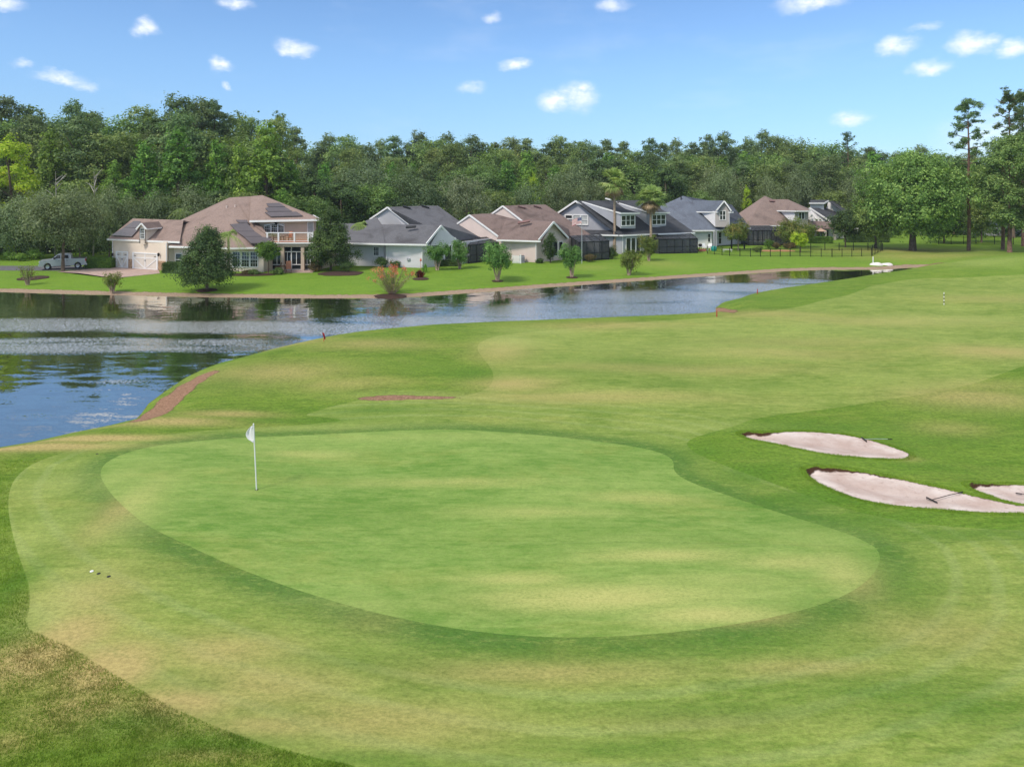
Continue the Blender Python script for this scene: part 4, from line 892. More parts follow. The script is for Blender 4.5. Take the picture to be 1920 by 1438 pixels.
wall.thick([Q(1547, 396, 145), Q(1585, 399, 144), Q(1566, 385, 144.5), Q(1554, 379, 145)], (0, -1, 0), .2)
roof.slab([Q(1554, 377, 144), Q(1580, 396, 141), Q(1600, 396, 150), Q(1575, 377, 150)])
wallq(wall, (Q(1500, 430, 137.5)).xy, (Q(1610, 430, 139)).xy, 1.9); lw = roof
wall.build('wall', M['st_white'], H7); roof.build('roof', M['roof_charcoal'], H7); tr.build('fascia', M['white'], H7)
mb = MB(); mb.slab([Q(1512, 427, 134), Q(1575, 429, 134), Q(1572, 416.5, 138.3), Q(1510, 414, 139.5)]); mb.build('patio_roof', M['roof_taupe'], H7)
for x in (1512, 1529, 1548, 1566): q = Q(x, 440, 134.2); mb = MB(); mb.box(q.x - .2, q.x + .2, q.y, q.y + .4, -.4, zat(428, q)); mb.build('patio_post', M['st_taupe'], H7)
window(H7, Q(1535, 440, 137.6).xy, Q(1552, 440, 137.9).xy, 0, 1.6, cols=2, rows=1, name='patio_door', out=.3)

H8 = empty('house', (91, 150, -.2), 0, 'pale grey house with grey roof glimpsed between the trees right of the tall bare-trunked pine', 'house')
wall = MB(); roof = MB(); tr = MB(); X0, X1, Y0, Y1 = 96, 112, 146, 156
for p, q in (((X0, Y0), (X1, Y0)), ((X1, Y0), (X1, Y1)), ((X1, Y1), (X0, Y1)), ((X0, Y1), (X0, Y0))): wallq(wall, p, q, 3.0)
c = [Vector((X0 - .5, Y0 - .5, 3)), Vector((X1 + .5, Y0 - .5, 3)), Vector((X1 + .5, Y1 + .5, 3)), Vector((X0 - .5, Y1 + .5, 3))]; ra = Vector((X0 + 5, 151, 6)); rb = Vector((X1 - 5, 151, 6))
roof.slab([c[0], c[1], rb, ra]); roof.slab([c[1], c[2], rb]); roof.slab([c[2], c[3], ra, rb]); roof.slab([c[3], c[0], ra]); trim(tr, [c[3], c[0], c[1], c[2]], .14, .22)
wall.build('wall', M['st_grey'], H8); roof.build('roof', M['roof_grey'], H8); tr.build('fascia', M['white'], H8)
for x in (98, 102, 106, 109): window(H8, (x, Y0), (x + 1.4, Y0), .7, 2.2, cols=1, rows=2)
# ------------------------------------------------------------------ plants
M['oak'] = foliage_mat('oak_leaves', (.10, .16, .045), (.20, .29, .075), (.32, .42, .12), trans=.38)
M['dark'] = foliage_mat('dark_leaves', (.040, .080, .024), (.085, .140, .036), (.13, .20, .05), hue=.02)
M['sweetgum'] = foliage_mat('sweetgum_leaves', (.115, .22, .04), (.22, .37, .06), (.34, .50, .09), trans=.38)
M['yellowgreen'] = foliage_mat('yellow_green_leaves', (.30, .42, .03), (.46, .56, .05), (.58, .62, .08), trans=.45, hue=.02)
M['greyoak'] = foliage_mat('grey_oak_leaves', (.11, .16, .065), (.20, .265, .12), (.28, .34, .17), trans=.35)
M['bigoak'] = foliage_mat('spreading_oak_leaves', (.11, .18, .045), (.24, .34, .08), (.38, .48, .13), trans=.38)
M['pale'] = foliage_mat('pale_leaves', (0.150, 0.188, 0.098), (0.262, 0.300, 0.165), (0.330, 0.360, 0.195))
M['needle'] = foliage_mat('pine_needles', (.085, .14, .055), (.17, .245, .085), (.26, .34, .12), trans=.3, val=.5)
M['needle_light'] = foliage_mat('light_pine_needles', (.115, .175, .05), (.24, .32, .085), (.34, .40, .12), trans=.3)
M['hedge'] = foliage_mat('hedge_leaves', (0.060, 0.132, 0.018), (0.144, 0.264, 0.036), (0.228, 0.384, 0.048), hue=.01)
M['myrtle'] = foliage_mat('crape_myrtle_leaves', (.075, .175, .035), (.15, .29, .065), (.24, .40, .11), hue=.01, val=.1)
M['olive'] = foliage_mat('olive_tinted_leaves', (0.106, 0.150, 0.027), (0.188, 0.237, 0.044), (0.300, 0.237, 0.062), hue=.01, val=.1)
M['palm'] = foliage_mat('palm_fronds', (.18, .27, .065), (.32, .43, .12), (.44, .50, .19), hue=.01, val=.1)
M['deadpalm'] = foliage_mat('dead_palm_fronds', (.24, .17, .10), (.42, .30, .18), (.55, .38, .25), hue=.01, val=.1)
M['flower'] = foliage_mat('orange_red_flowers', (.55, .12, .07), (.72, .22, .14), (.78, .33, .20), hue=.01, val=.1)
M['redleaf'] = foliage_mat('dark_red_leaves', (.05, .012, .012), (.12, .025, .022), (.30, .06, .03), hue=.01, val=.1)
M['whiteflower'] = simple('white_petals', (.8, .78, .76), .7)
M['brownleaf'] = foliage_mat('bronze_leaves', (0.078, 0.065, 0.026), (0.169, 0.130, 0.046), (0.260, 0.169, 0.065), hue=.01, val=.1)
M['deadwood'] = simple('dead_wood', (.38, .34, .29), .9, var=.2)
RS = np.random.RandomState

def leaf_quads(rng, C, N, S, ar=.6):
    """one small leaf-shaped quad at each C, facing N, of size S"""
    n = len(C); N = N / (np.linalg.norm(N, axis=1, keepdims=True) + 1e-9)
    r = rng.normal(size=(n, 3)); a = np.cross(N, r); a /= np.linalg.norm(a, axis=1, keepdims=True) + 1e-9
    b = np.cross(N, a); S = np.broadcast_to(np.asarray(S), (n,))[:, None]
    V = np.stack([C - a * S * .5, C + b * S * ar * .5, C + a * S * .5, C - b * S * ar * .5], 1).reshape(-1, 3)
    return V, np.arange(4 * n).reshape(-1, 4)
def crown_from(rng, lobes, n, leaf, sub=9, spread=.27, up=.3, chaos=.55, hollow=.68, ar=.6):
    """lobes (m,6): centre and radii. Leaves gather in sub clumps on each lobe."""
    L = np.asarray(lobes, float); m = len(L)
    wgt = (L[:, 3] * L[:, 5]) ** 1.0; wgt /= wgt.sum()
    sd = rng.normal(size=(m, sub, 3)); sd[..., 2] += .25; sd /= np.linalg.norm(sd, axis=2, keepdims=True)
    sr = hollow + (1 - hollow) * rng.rand(m, sub, 1) ** .5
    SC = L[:, None, :3] + sd * sr * L[:, None, 3:]
    li = rng.choice(m, n, p=wgt); si = rng.randint(0, sub, n)
    off = np.clip(rng.normal(size=(n, 3)), -1.7, 1.7) * spread * L[li, 3:] * (.6 + .8 * rng.rand(m, sub)[li, si][:, None])
    C = SC[li, si] + off
    out = (C - L[li, :3]) / L[li, 3:]
    N = out / (np.linalg.norm(out, axis=1, keepdims=True) + 1e-6) + rng.normal(size=(n, 3)) * chaos * .6; N[:, 2] += up
    return leaf_quads(rng, C, N, leaf * (.6 + .8 * rng.rand(n)), ar)
def lobes_round(rng, H, W, cb, m, r=(.26, .40), flat=.85, top=1.0):
    cz = (H + cb) / 2; hz_ = (H - cb) / 2; out = []
    for k in range(m):
        d = rng.normal(size=3); d /= np.linalg.norm(d); rr = rng.uniform(.45, .72)
        s = rng.uniform(*r) * W / 2
        out.append([d[0] * rr * W / 2, d[1] * rr * W / 2, cz + d[2] * rr * hz_ * (top if d[2] > 0 else .95), s, s, s * flat])
    out.append([0, 0, cz, W * .25, W * .25, hz_ * .6])
    return out
def lobes_cone(rng, H, W, cb, m, power=.75):
    out = []
    for k in range(m):
        t = rng.rand() ** 1.25; a = rng.rand() * 6.283; rad = W / 2 * (1 - t) ** power * (.55 + .45 * min(1, t * 6))
        s = max(.12 * W, rad * .42) * rng.uniform(.7, 1.1)
        out.append([math.cos(a) * rad * .72, math.sin(a) * rad * .72, cb + (H - cb) * t * .95, s, s, s * .8])
    out.append([0, 0, H - .06 * H, W * .07, W * .07, H * .06]); return out
def lobes_pine(rng, H, W, cb, m, top=.35):
    out = []
    for k in range(m):
        t = k / (m - 1); a = rng.rand() * 6.283
        env = math.sin(math.pi * min(1, .18 + t * .80)) ** .6
        rad = W / 2 * env * rng.uniform(.25, .85); s = W * rng.uniform(.11, .18)
        out.append([math.cos(a) * rad, math.sin(a) * rad, cb + (H - cb) * t * .96, s, s, s * .62])
    return out
def trunk_limbs(rng, H, lobes, r0, cb, bend=.02, limbs=7, top=.9, lean=0.0):
    mb = MB(); n = 7
    pts = [(rng.uniform(-1, 1) * bend * H * (k > 0) * k / n + lean * k, rng.uniform(-1, 1) * bend * H * (k > 0) * k / n, H * top * k / (n - 1)) for k in range(n)]
    pts[0] = (0, 0, -.3)
    rad = [r0 * 1.25] + [r0 * (1 - .82 * k / (n - 1)) for k in range(1, n)]; mb.tube(pts, rad, 7)
    for L in [lobes[i] for i in rng.choice(len(lobes), min(limbs, len(lobes)), replace=False)]:
        c = Vector(L[:3]); zb = max(cb * .75, min(c.z * .8, c.z - .25 * math.hypot(c.x, c.y)))
        k = min(n - 2, int(zb / (H * top) * (n - 1))); f = zb / (H * top) * (n - 1) - k
        s = Vector(pts[k]).lerp(Vector(pts[k + 1]), max(0, min(1, f))); mid = s.lerp(c, .5) + Vector((0, 0, -.03 * H * rng.rand()))
        mb.tube([s, mid, c], [r0 * .34, r0 * .22, r0 * .08], 5, cap=False)
    return mb
def proto(kind, H, W, cb, seed, n, leaf, mat, bark='bark', r0=None, m=24, limbs=7, name='tree', loc=(0, 0, 0), label=None, cat='tree', group=None, **kw):
    rng = RS(seed); r0 = r0 or H * .018
    if kind == 'round': L = lobes_round(rng, H, W, cb, m, **kw)
    elif kind == 'cone': L = lobes_cone(rng, H, W, cb, m, **kw)
    elif kind == 'pine': L = lobes_pine(rng, H, W, cb, m)
    root = empty(name, (0, 0, 0), 0, label, cat, group)
    if kind == 'pine': V, F4 = crown_from(rng, L, n, leaf, sub=7, spread=.30, up=.6, chaos=1.0, hollow=.3, ar=.42)
    else: V, F4 = crown_from(rng, L, n, leaf)
    mesh_np('crown', V, [F4], M[mat], root)
    trunk_limbs(rng, H, L, r0, cb, limbs=limbs).build('trunk', M[bark], root, smooth=True)
    root.location = loc; return root
def copy_tree(root, loc, rz, sc, label, group=None, cat=None):
    c = root.copy(); COL.objects.link(c); c.location = loc; c.rotation_euler = (0, 0, rz); c.scale = sc
    c['label'] = label
    if cat: c['category'] = cat
    if group: c['group'] = group
    for ch in root.children:
        d = ch.copy(); COL.objects.link(d); d.parent = c
    return c

# ---- the wood behind the houses. Each kind is built once at unit size (height 20 m) and then copied
KINDS = {}
for k, (kind, H_, W_, cb, mat, bark, n, leaf, m_, nm, word, colour) in {
    'pineA': ('pine', 20, 9.5, 8, 'needle', 'bark_pine', 9000, .42, 46, 'pine_tree', 'pine', 'dark green'),
    'pineB': ('pine', 20, 8.0, 9, 'needle', 'bark_pine', 8000, .42, 38, 'pine_tree', 'pine', 'narrow dusky'),
    'pineC': ('pine', 20, 11, 6, 'needle_light', 'bark_pine', 10000, .42, 52, 'pine_tree', 'pine', 'olive-green'),
    'oakA': ('round', 20, 14, 4, 'oak', 'bark', 11000, .46, 34, 'broadleaf_tree', 'broadleaf tree', 'rounded mid-green'),
    'oakB': ('round', 20, 11, 3, 'dark', 'bark', 10000, .44, 30, 'broadleaf_tree', 'broadleaf tree', 'deep green'),
    'gum': ('cone', 20, 10.5, 2.5, 'sweetgum', 'bark', 11000, .44, 44, 'sweetgum_tree', 'sweetgum', 'bright green'),
    'grey': ('round', 20, 24, 2, 'greyoak', 'bark', 13000, .55, 40, 'live_oak', 'live oak', 'grey-green'),
    'pale': ('round', 20, 19, 2, 'pale', 'bark', 12000, .42, 36, 'willow_tree', 'feathery tree', 'pale'),
    'yel': ('cone', 20, 11, 1.5, 'yellowgreen', 'bark', 10000, .46, 36, 'yellow_green_tree', 'tree', 'yellow-green')}.items():
    KINDS[k] = (proto(kind, H_, W_, cb, abs(hash(mat)) % 1 + len(KINDS) * 7 + 3, n, leaf, mat, bark, m=m_, name=nm, loc=(0, -500, -60)), nm, word, colour)
TOP = [(-400,185),(0,190),(60,194),(130,198),(200,205),(245,216),(290,204),(340,189),(390,190),(430,208),(480,214),(530,232),(560,250),(600,260),(700,262),(780,258),(860,246),(910,256),(1000,262),(1100,268),(1200,266),(1300,262),(1345,257),(1400,262),(1440,250),(1500,258),(1560,252),(1600,272),(1660,280),(1760,285),(1840,285),(2300,280)]
def topy(px): return float(np.interp(px, [a for a, b in TOP], [b for a, b in TOP]))
rr = random.Random(11)
forest = []     # (px, Y, top row, kind, row name, width factor)
px = -190
while px < 2140:
    left = max(0, min(1, (590 - px) / 70)); right = max(0, min(1, (px - 1560) / 60))
    Y = 138 * left + (205 * (1 - left)) + rr.uniform(-6, 8) - 8 * right
    forest.append((px, Y, topy(px) + rr.uniform(-9, 12), rr.choices(['pineA', 'pineB', 'pineC', 'oakA', 'oakB'], [5, 4, 3, 2, 1])[0], 'skyline', rr.uniform(.85, 1.15)))
    px += rr.uniform(24, 38) * (1.25 if left > .5 else .8)
px = -150
while px < 2100:
    left = max(0, min(1, (600 - px) / 70)); Y = 124 * left + 178 * (1 - left) + rr.uniform(-5, 6)
    forest.append((px, Y, topy(px) + rr.uniform(18, 52), rr.choices(['pineA', 'pineC', 'oakA', 'oakB', 'gum'], [3, 3, 3, 2, 1.5])[0], 'middle', rr.uniform(.9, 1.2)))
    px += rr.uniform(32, 50) * (1.3 if left > .5 else .9)
px = 610
while px < 1640:
    forest.append((px, 160 + rr.uniform(-4, 5), 298 + rr.uniform(-14, 22), rr.choices(['pineA', 'oakA', 'oakB', 'gum', 'grey'], [3, 3, 2, 1.2, 1])[0], 'inner', rr.uniform(.9, 1.2)))
    px += rr.uniform(34, 50)
for (px, Y, ty, kd, wf) in [(-40,108,300,'grey',1),(335,116,236,'gum',1.1),(405,118,262,'gum',.9),(500,116,228,'gum',1.15),(447,117,268,'gum',.85),(545,119,300,'gum',.9),(270,115,262,'gum',1),(20,106,252,'yel',1.05),(62,112,330,'yel',.6),(95,117,238,'gum',.8),(215,116,300,'gum',.9),(160,120,222,'pineA',1.2),
    (590,118,318,'oakB',1.0),(640,116,330,'oakB',1.2),(700,120,338,'oakA',1.1),(755,122,322,'grey',.95),(875,126,318,'pale',1.05),(815,124,345,'oakB',1),(930,134,352,'oakA',1.1),(985,134,345,'grey',.8),(1045,138,342,'grey',.8),(1105,140,340,'grey',.8),(1160,144,348,'oakA',1),(1248,146,302,'oakB',1.1),(1300,144,352,'oakA',1),
    (1350,148,318,'grey',.7),(1400,150,348,'yel',.55),(1440,152,330,'grey',.6),(1500,154,322,'grey',.8),(1560,150,352,'oakA',1.1),(1000,150,325,'yel',.5),(1620,150,318,'grey',.7),(1830,150,300,'gum',1),(1790,152,310,'oakA',1),(1860,150,330,'gum',.9),(1900,140,300,'oakB',1),(1960,135,270,'pineA',1.3),(2020,130,250,'oakA',1.2),
    (365,106,352,'greyoak',1),(290,104,362,'grey',.8),(240,105,372,'grey',.7),(330,108,362,'oakA',1),(410,107,345,'oakB',1),(460,108,352,'oakA',1),(530,108,352,'gum',.8),(570,107,360,'oakA',1),
    (-70,98,352,'grey',.8),(30,100,372,'grey',.8),(75,101,362,'grey',.8),(150,101,356,'grey',.75),(205,102,352,'grey',.7),(0,112,345,'oakB',1.1),(130,110,330,'oakA',1)]:
    forest.append((px, Y, ty, 'grey' if kd == 'greyoak' else kd, 'front', wf))
ZONES = [(-500, 'left of the drive'), (60, 'above the parked pickup truck'), (180, 'above the garage wing'), (330, 'behind the cream two-storey house'), (600, 'between the cream and grey houses'), (720, 'behind the light grey house'),
  (860, 'behind the beige brown-roofed house'), (1040, 'behind the two-dormer charcoal-roofed house'), (1230, 'behind the blue-grey-roofed house'), (1370, 'behind the tan-roofed house'), (1510, 'left of the big oak'), (1610, 'behind the big oak'), (1800, 'behind the bare-trunked pine')]
ROWS = {'skyline': 'on the far skyline', 'middle': 'just below the skyline', 'inner': 'halfway down the wood', 'front': 'in front of the wood'}
ORD = ['leftmost', 'second from left', 'third from left', 'fourth from left', 'fifth from left', 'sixth from left', 'seventh from left', 'eighth from left', 'ninth from left', 'tenth from left']
def zone(px):
    z = ZONES[0][1]
    for a, b in ZONES:
        if px >= a: z = b
    return z
from collections import defaultdict
bucket = defaultdict(list)
for i, f in enumerate(forest): bucket[(KINDS[f[3]][2], KINDS[f[3]][3], f[4], zone(f[0]))].append(i)
labels = {}
for key, idx in bucket.items():
    idx.sort(key=lambda i: forest[i][0]); word, colour, row, zn = key
    for j, i in enumerate(idx):
        base = f"{colour} {word} {ROWS[row]} {zn}"
        if word == 'broadleaf tree' and len(idx) > 1: base = base.replace('broadleaf tree', 'tree').replace('just below', 'below')
        labels[i] = base if len(idx) == 1 else (f"{ORD[j]} {base}")
used = set()
for i, (px, Y, ty, kd, row, wf) in enumerate(forest):
    pr, nm, word, colour = KINDS[kd]
    h = CH - (ty - HY) * Y / F + .3; s = h / 20.0; ws = wf * (s ** .6 if kd not in ('grey', 'pale') else max(s, .5) * .9)
    x = (px - CX) / F * Y; rz = rr.uniform(0, 6.28); loc = (x, Y, -.3)
    grp = {'skyline': 'trees on the skyline of the wood', 'middle': 'trees in the body of the wood', 'inner': 'trees in the body of the wood', 'front': 'trees along the front of the wood'}[row]
    if kd not in used:
        used.add(kd); pr.location = loc; pr.rotation_euler = (0, 0, rz); pr.scale = (ws, ws, s); tag(pr, labels[i], 'tree', grp)
    else: copy_tree(pr, loc, rz, (ws, ws, s), labels[i], grp, 'tree')

# undergrowth that closes the foot of the wood
rng = RS(5); Ls = []
for k in range(420):
    px = rng.uniform(-250, 2150); left = np.clip((600 - px) / 80, 0, 1); rgt = np.clip((px - 1500) / 100, 0, 1)
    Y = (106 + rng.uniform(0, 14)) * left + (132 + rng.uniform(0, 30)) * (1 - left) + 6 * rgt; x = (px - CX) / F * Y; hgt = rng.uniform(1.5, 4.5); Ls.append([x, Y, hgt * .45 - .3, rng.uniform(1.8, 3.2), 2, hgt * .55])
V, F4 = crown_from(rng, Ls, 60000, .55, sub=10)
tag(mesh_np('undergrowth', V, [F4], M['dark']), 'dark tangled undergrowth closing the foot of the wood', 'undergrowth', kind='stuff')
# far wood beyond the skyline trees
Ls = []
for k in range(330):
    px = rng.uniform(-300, 2300); left = np.clip((600 - px) / 80, 0, 1); Y = (165 * left + 235 * (1 - left)) + rng.uniform(0, 30); x = (px - CX) / F * Y
    zt = CH - (topy(px) + 8 - HY) * Y / F + rng.uniform(-2.5, .5); Ls.append([x, Y, zt - 5.5, 4.5, 4.5, 3.4]); Ls.append([x, Y, zt * .5, 5, 4.5, zt * .35])
V, F4 = crown_from(rng, Ls, 90000, .8, sub=14, spread=.28)
tag(mesh_np('far_woods', V, [F4], M['oak']), 'distant unbroken woodland seen through gaps in the skyline trees', 'woods', kind='stuff')

# ---- single trees
LG = -.22
def hero(name, kind, px, pyb, H, W, cb, seed, n, leaf, mat, label, cat='tree', bark='bark', Y=None, group=None, m=24, r0=None, limbs=7, **kw):
    p = P(px, pyb, LG) if Y is None else Vector(((px - CX) / F * Y, Y, LG))
    z = hz(p.x, p.y)
    return proto(kind, H, W, cb, seed, n, leaf, mat, bark, r0=r0, m=m, limbs=limbs, name=name, loc=(p.x, p.y, z), label=label, cat=cat, group=group, **kw)
def mulch(px, py, rx, label=None, ry=None, name='mulch_bed', Y=None):
    p = P(px, py, LG); z = hz(p.x, p.y); mb = MB(); rx = rx * p.y / F; ry = ry or rx; n = 26; rg = random.Random(px)
    rim = [(p.x + math.cos(a) * rx * (1 + .08 * rg.uniform(-1, 1)), p.y + math.sin(a) * ry * (1 + .08 * rg.uniform(-1, 1))) for a in [2 * math.pi * k / n for k in range(n)]]
    mid = [(p.x + (x - p.x) * .75, p.y + (y - p.y) * .75) for x, y in rim]
    vs = [(x, y, hz(x, y) - .1) for x, y in rim] + [(x, y, hz(x, y) + .05) for x, y in rim] + [(x, y, hz(x, y) + .10) for x, y in mid] + [(p.x, p.y, z + .12)]
    fs = [(i, (i + 1) % n, n + (i + 1) % n, n + i) for i in range(n)] + [(n + i, n + (i + 1) % n, 2 * n + (i + 1) % n, 2 * n + i) for i in range(n)] + [(2 * n + i, 2 * n + (i + 1) % n, 3 * n) for i in range(n)]
    mb.add(vs, fs); o = mb.build(name, M['mulch']); tag(o, kind='structure'); return o
hero('live_oak', 'round', 118, 0, 9.6, 9.0, 3.2, 20, 15000, .24, 'greyoak', 'grey-green oak whose trunk stands in front of the silver pickup truck', cat='oak tree', Y=85.6, m=44, r0=.2, limbs=14)
hero('holly_tree', 'cone', 388, 541, 6.2, 7.2, 1.1, 21, 24000, .17, 'dark', 'dark conical evergreen in a round mulch bed on the lawn before the garage', m=110, r0=.16, power=.72); mulch(388, 541, 19)
t_ = hero('holm_oak', 'cone', 620, 508, 7.6, 6.6, 1.2, 24, 22000, .19, 'dark', 'dark layered multi-stemmed tree at the right end of the cream two-storey house', m=70, r0=.14, limbs=16, power=.6)
hero('round_tree', 'round', 503, 507, 3.9, 3.7, 1.5, 25, 9000, .15, 'hedge', 'small round-headed tree beside the wing windows of the cream two-storey house', Y=82.8, m=22, r0=.09)
hero('live_oak', 'round', 1711, 472, 17.2, 20, .2, 31, 60000, .34, 'bigoak', 'huge spreading oak with a crown reaching nearly to the ground beyond the pond', cat='oak tree', m=140, r0=.5, limbs=16, r=(.13, .25))
hero('pine_tree', 'pine', 1893, 476, 17.5, 10.5, 4.4, 36, 30000, .34, 'needle_light', 'broad bushy olive-green pine at the right, under the tallest pines', cat='pine tree', Y=106, bark='bark_pine', m=80, r0=.3, limbs=14)
hero('pine_tree', 'pine', 1965, 476, 15, 10, 4, 37, 16000, .34, 'needle_light', 'bushy pine cut by the right edge of the picture', cat='pine tree', Y=104, bark='bark_pine', m=60, r0=.3, limbs=10)
hero('broadleaf_tree', 'round', 1840, 468, 8.5, 8, .8, 38, 12000, .3, 'oak', 'mid-green tree between the bare-trunked pine and the bushy pine', Y=128, m=30)
hero('broadleaf_tree', 'round', 1770, 468, 8, 9, .8, 39, 12000, .3, 'dark', 'deep green tree close behind the bare-trunked pine', Y=126, m=30)
hero('broadleaf_tree', 'round', 1585, 472, 6.5, 6.5, .9, 40, 9000, .26, 'dark', 'small dark tree at the left edge of the spreading oak', Y=118, m=24)
hero('broadleaf_tree', 'round', 1642, 472, 9.5, 9, .7, 41, 14000, .28, 'oak', 'mid-green tree merging into the left side of the spreading oak', Y=116, m=30)
hero('ligustrum_tree', 'round', 1384, 476, 4.7, 5.2, 1.2, 42, 9000, .18, 'olive', 'olive-green patio tree before the covered porch of the blue-grey-roofed house', Y=112.5, m=22, r0=.1, limbs=10, bark='bark_pale')
hero('ligustrum_tree', 'round', 1492, 462, 4.6, 7.2, .8, 43, 10000, .2, 'olive', 'wide olive-brown tree at the right end of the long screened patio', Y=118, m=26, r0=.1)
hero('lime_tree', 'round', 1501, 477, 3.4, 2.7, .8, 44, 6000, .16, 'yellowgreen', 'small lime-green tree inside the black metal fence', Y=109, m=18, r0=.06)
hero('columnar_yew', 'round', 1032, 492, 4.3, 1.9, .05, 45, 8000, .13, 'dark', 'dark columnar evergreen against the gable wall of the beige house', cat='shrub', Y=94.6, m=26, r0=.08, r=(.35, .55))

def open_pine(px, Y, H, bare, W, seed, label, group=None, n=15000, lean=0.0):
    rng = RS(seed); x = (px - CX) / F * Y; z = hz(x, Y); root = empty('pine_tree', (0, 0, 0), 0, label, 'pine tree', group)
    mb = MB(); pts = [(lean * k / 9 + .12 * math.sin(k * 1.3), .1 * math.cos(k), H * k / 9 * .985) for k in range(10)]; pts[0] = (0, 0, -.3)
    mb.tube(pts, [.30, .27, .25, .23, .21, .19, .16, .12, .08, .03], 8)
    L = []
    for k in range(26):
        t = (k + rng.rand()) / 26; zz = H * (bare + (1 - bare) * t * .97); a = k * 2.4 + rng.rand() * .6
        ln = W / 2 * (1.05 - .75 * t) * rng.uniform(.55, 1.05); up = .10 + .5 * t
        c = Vector((math.cos(a) * ln + lean * zz / H, math.sin(a) * ln, zz + ln * up)); s = Vector((lean * zz / H, 0, zz)); md = s.lerp(c, .5) + Vector((0, 0, -.06 * ln))
        mb.tube([s, md, c], [.07, .05, .02], 5, cap=False)
        for j in range(rng.randint(3, 6)):
            f = rng.uniform(.45, 1.12); q = s.lerp(c, f) + Vector(rng.normal(size=3) * .45 * (1, 1, .5)); r_ = rng.uniform(.32, .62)
            L.append([q.x, q.y, q.z, r_, r_, r_ * .8])
    for j in range(7): L.append([lean + rng.normal() * .5, rng.normal() * .5, H - rng.rand() * 1.4, .5, .5, .45])
    V, F4 = crown_from(rng, L, n, .26, sub=5, spread=.32, up=.5, chaos=1.0, hollow=.1, ar=.35)
    mesh_np('crown', V, [F4], M['needle'], root); mb.build('trunk', M['bark_pine'], root, smooth=True); root.location = (x, Y, z); return root
open_pine(1816, 111, 23.4, .48, 8.6, 3, 'tall bare-trunked pine with sparse plate-like crown standing right of the spreading oak')
open_pine(1893, 116, 25.2, .50, 9.5, 4, 'tallest pine at the right, its sparse crown above the bushy pine')
open_pine(1918, 119, 25.8, .5, 8, 5, 'tall sparse pine at the picture edge, close right of the tallest pine')
open_pine(1880, 112, 16, .5, 5, 8, 'slim pine trunk standing behind the bushy pine', n=5000)
open_pine(1590, 186, 24, .5, 8, 6, 'lone sparse pine rising above the wood left of the spreading oak', n=7000)
open_pine(525, 150, 25.2, .5, 8, 7, 'ragged tall pine rising above the sweetgums at the left shoulder of the wood', n=8000)

def snag(px, Y, ty, seed, label):     # bare dead tree
    rg = random.Random(seed); x = (px - CX) / F * Y; H = CH - (ty - HY) * Y / F; root = empty('dead_tree', (x, Y, -.2), 0, label, 'dead tree'); mb = MB()
    mb.tube([(x, Y, -.4), (x + .2, Y, H * .5), (x + .1, Y, H)], [.12, .08, .02], 6)
    tb = MB()
    for k in range(9):
        z = H * rg.uniform(.6, .93); a = rg.uniform(0, 6.28); l = rg.uniform(.9, 2.2)
        mb.tube([(x + .15, Y, z), (x + .15 + math.cos(a) * l * .6, Y + math.sin(a) * l * .6, z + l * .5), (x + .15 + math.cos(a) * l, Y + math.sin(a) * l, z + l * .8)], [.06, .045, .02], 5, cap=False)
    mb.build('trunk', M['deadwood'], root)
snag(103, 104, 322, 1, 'bare pale dead stem poking above the grey-green oaks near the pickup truck'); snag(175, 104, 322, 2, 'dead tree with a spread of bare pale branches above the oaks')

# ---- crape myrtles and other multi-stemmed garden trees
def vase(px, pyb, H, W, cb, seed, label, n=7000, leaf=.14, mat='myrtle', name='crape_myrtle', bark='bark_pale', stems=6, flowers=0, cat='small tree', group='crape myrtles on the lawns', tuft=False, Y=None):
    rng = RS(seed); p = P(px, pyb, LG) if Y is None else Vector(((px - CX) / F * Y, Y, LG)); z = hz(p.x, p.y)
    root = empty(name, (0, 0, 0), 0, label, cat, group); L = []; st = MB()
    for k in range(stems):
        a = 6.283 * k / stems + rng.rand() * .6; e = rng.uniform(.45, .95)
        tip = Vector((math.cos(a) * W / 2 * e * .75, math.sin(a) * W / 2 * e * .75, H * rng.uniform(.72, .93)))
        base = Vector((math.cos(a) * .09, math.sin(a) * .09, -.2)); mid = Vector((tip.x * .38, tip.y * .38, cb * .95))
        st.tube([base, base.lerp(mid, .5) + Vector((0, 0, .1)), mid, tip], [.075, .06, .05, .015], 6)
        for j in range(5):
            f = rng.uniform(.25, 1.0); q = mid.lerp(tip, f) + Vector(rng.normal(size=3) * W * .08); s = W * rng.uniform(.10, .17)
            q.z = min(max(q.z, cb + s * .5), H - s); L.append([q.x, q.y, q.z, s, s, s * 1.05])
    V, F4 = crown_from(rng, L, n, leaf, sub=8, spread=.34, up=.5)
    mesh_np('crown', V, [F4], M[mat], root); st.build('stems', M[bark], root, smooth=True)
    if flowers:
        ii = rng.choice(len(L), flowers); C = np.array([L[i][:3] for i in ii]) + rng.normal(size=(flowers, 3)) * W * .12
        C = np.repeat(C, 14, 0) + rng.normal(size=(flowers * 14, 3)) * .06; V, F4 = leaf_quads(rng, C, rng.normal(size=C.shape), .09); mesh_np('flowers', V, [F4], M['whiteflower'], root)
    root.location = (p.x, p.y, z); return root
vase(820, 506, 3.4, 3.0, .9, 51, 'bright crape myrtle with pale stem, left of the pair beside the light grey house', flowers=8, Y=86.5)
vase(862, 503, 3.6, 2.9, .9, 52, 'crape myrtle, right of the pair beside the light grey house', flowers=7, Y=88)
vase(933, 525, 4.1, 4.1, 1.3, 53, 'round crape myrtle with fanning trunks before the white picket gate', n=9000, leaf=.15); mulch(933, 525, 11)
vase(1072, 518, 3.9, 3.1, 1.3, 54, 'crape myrtle left of the flagpole, on a thick pale trunk', n=8000); mulch(1072, 518, 11)
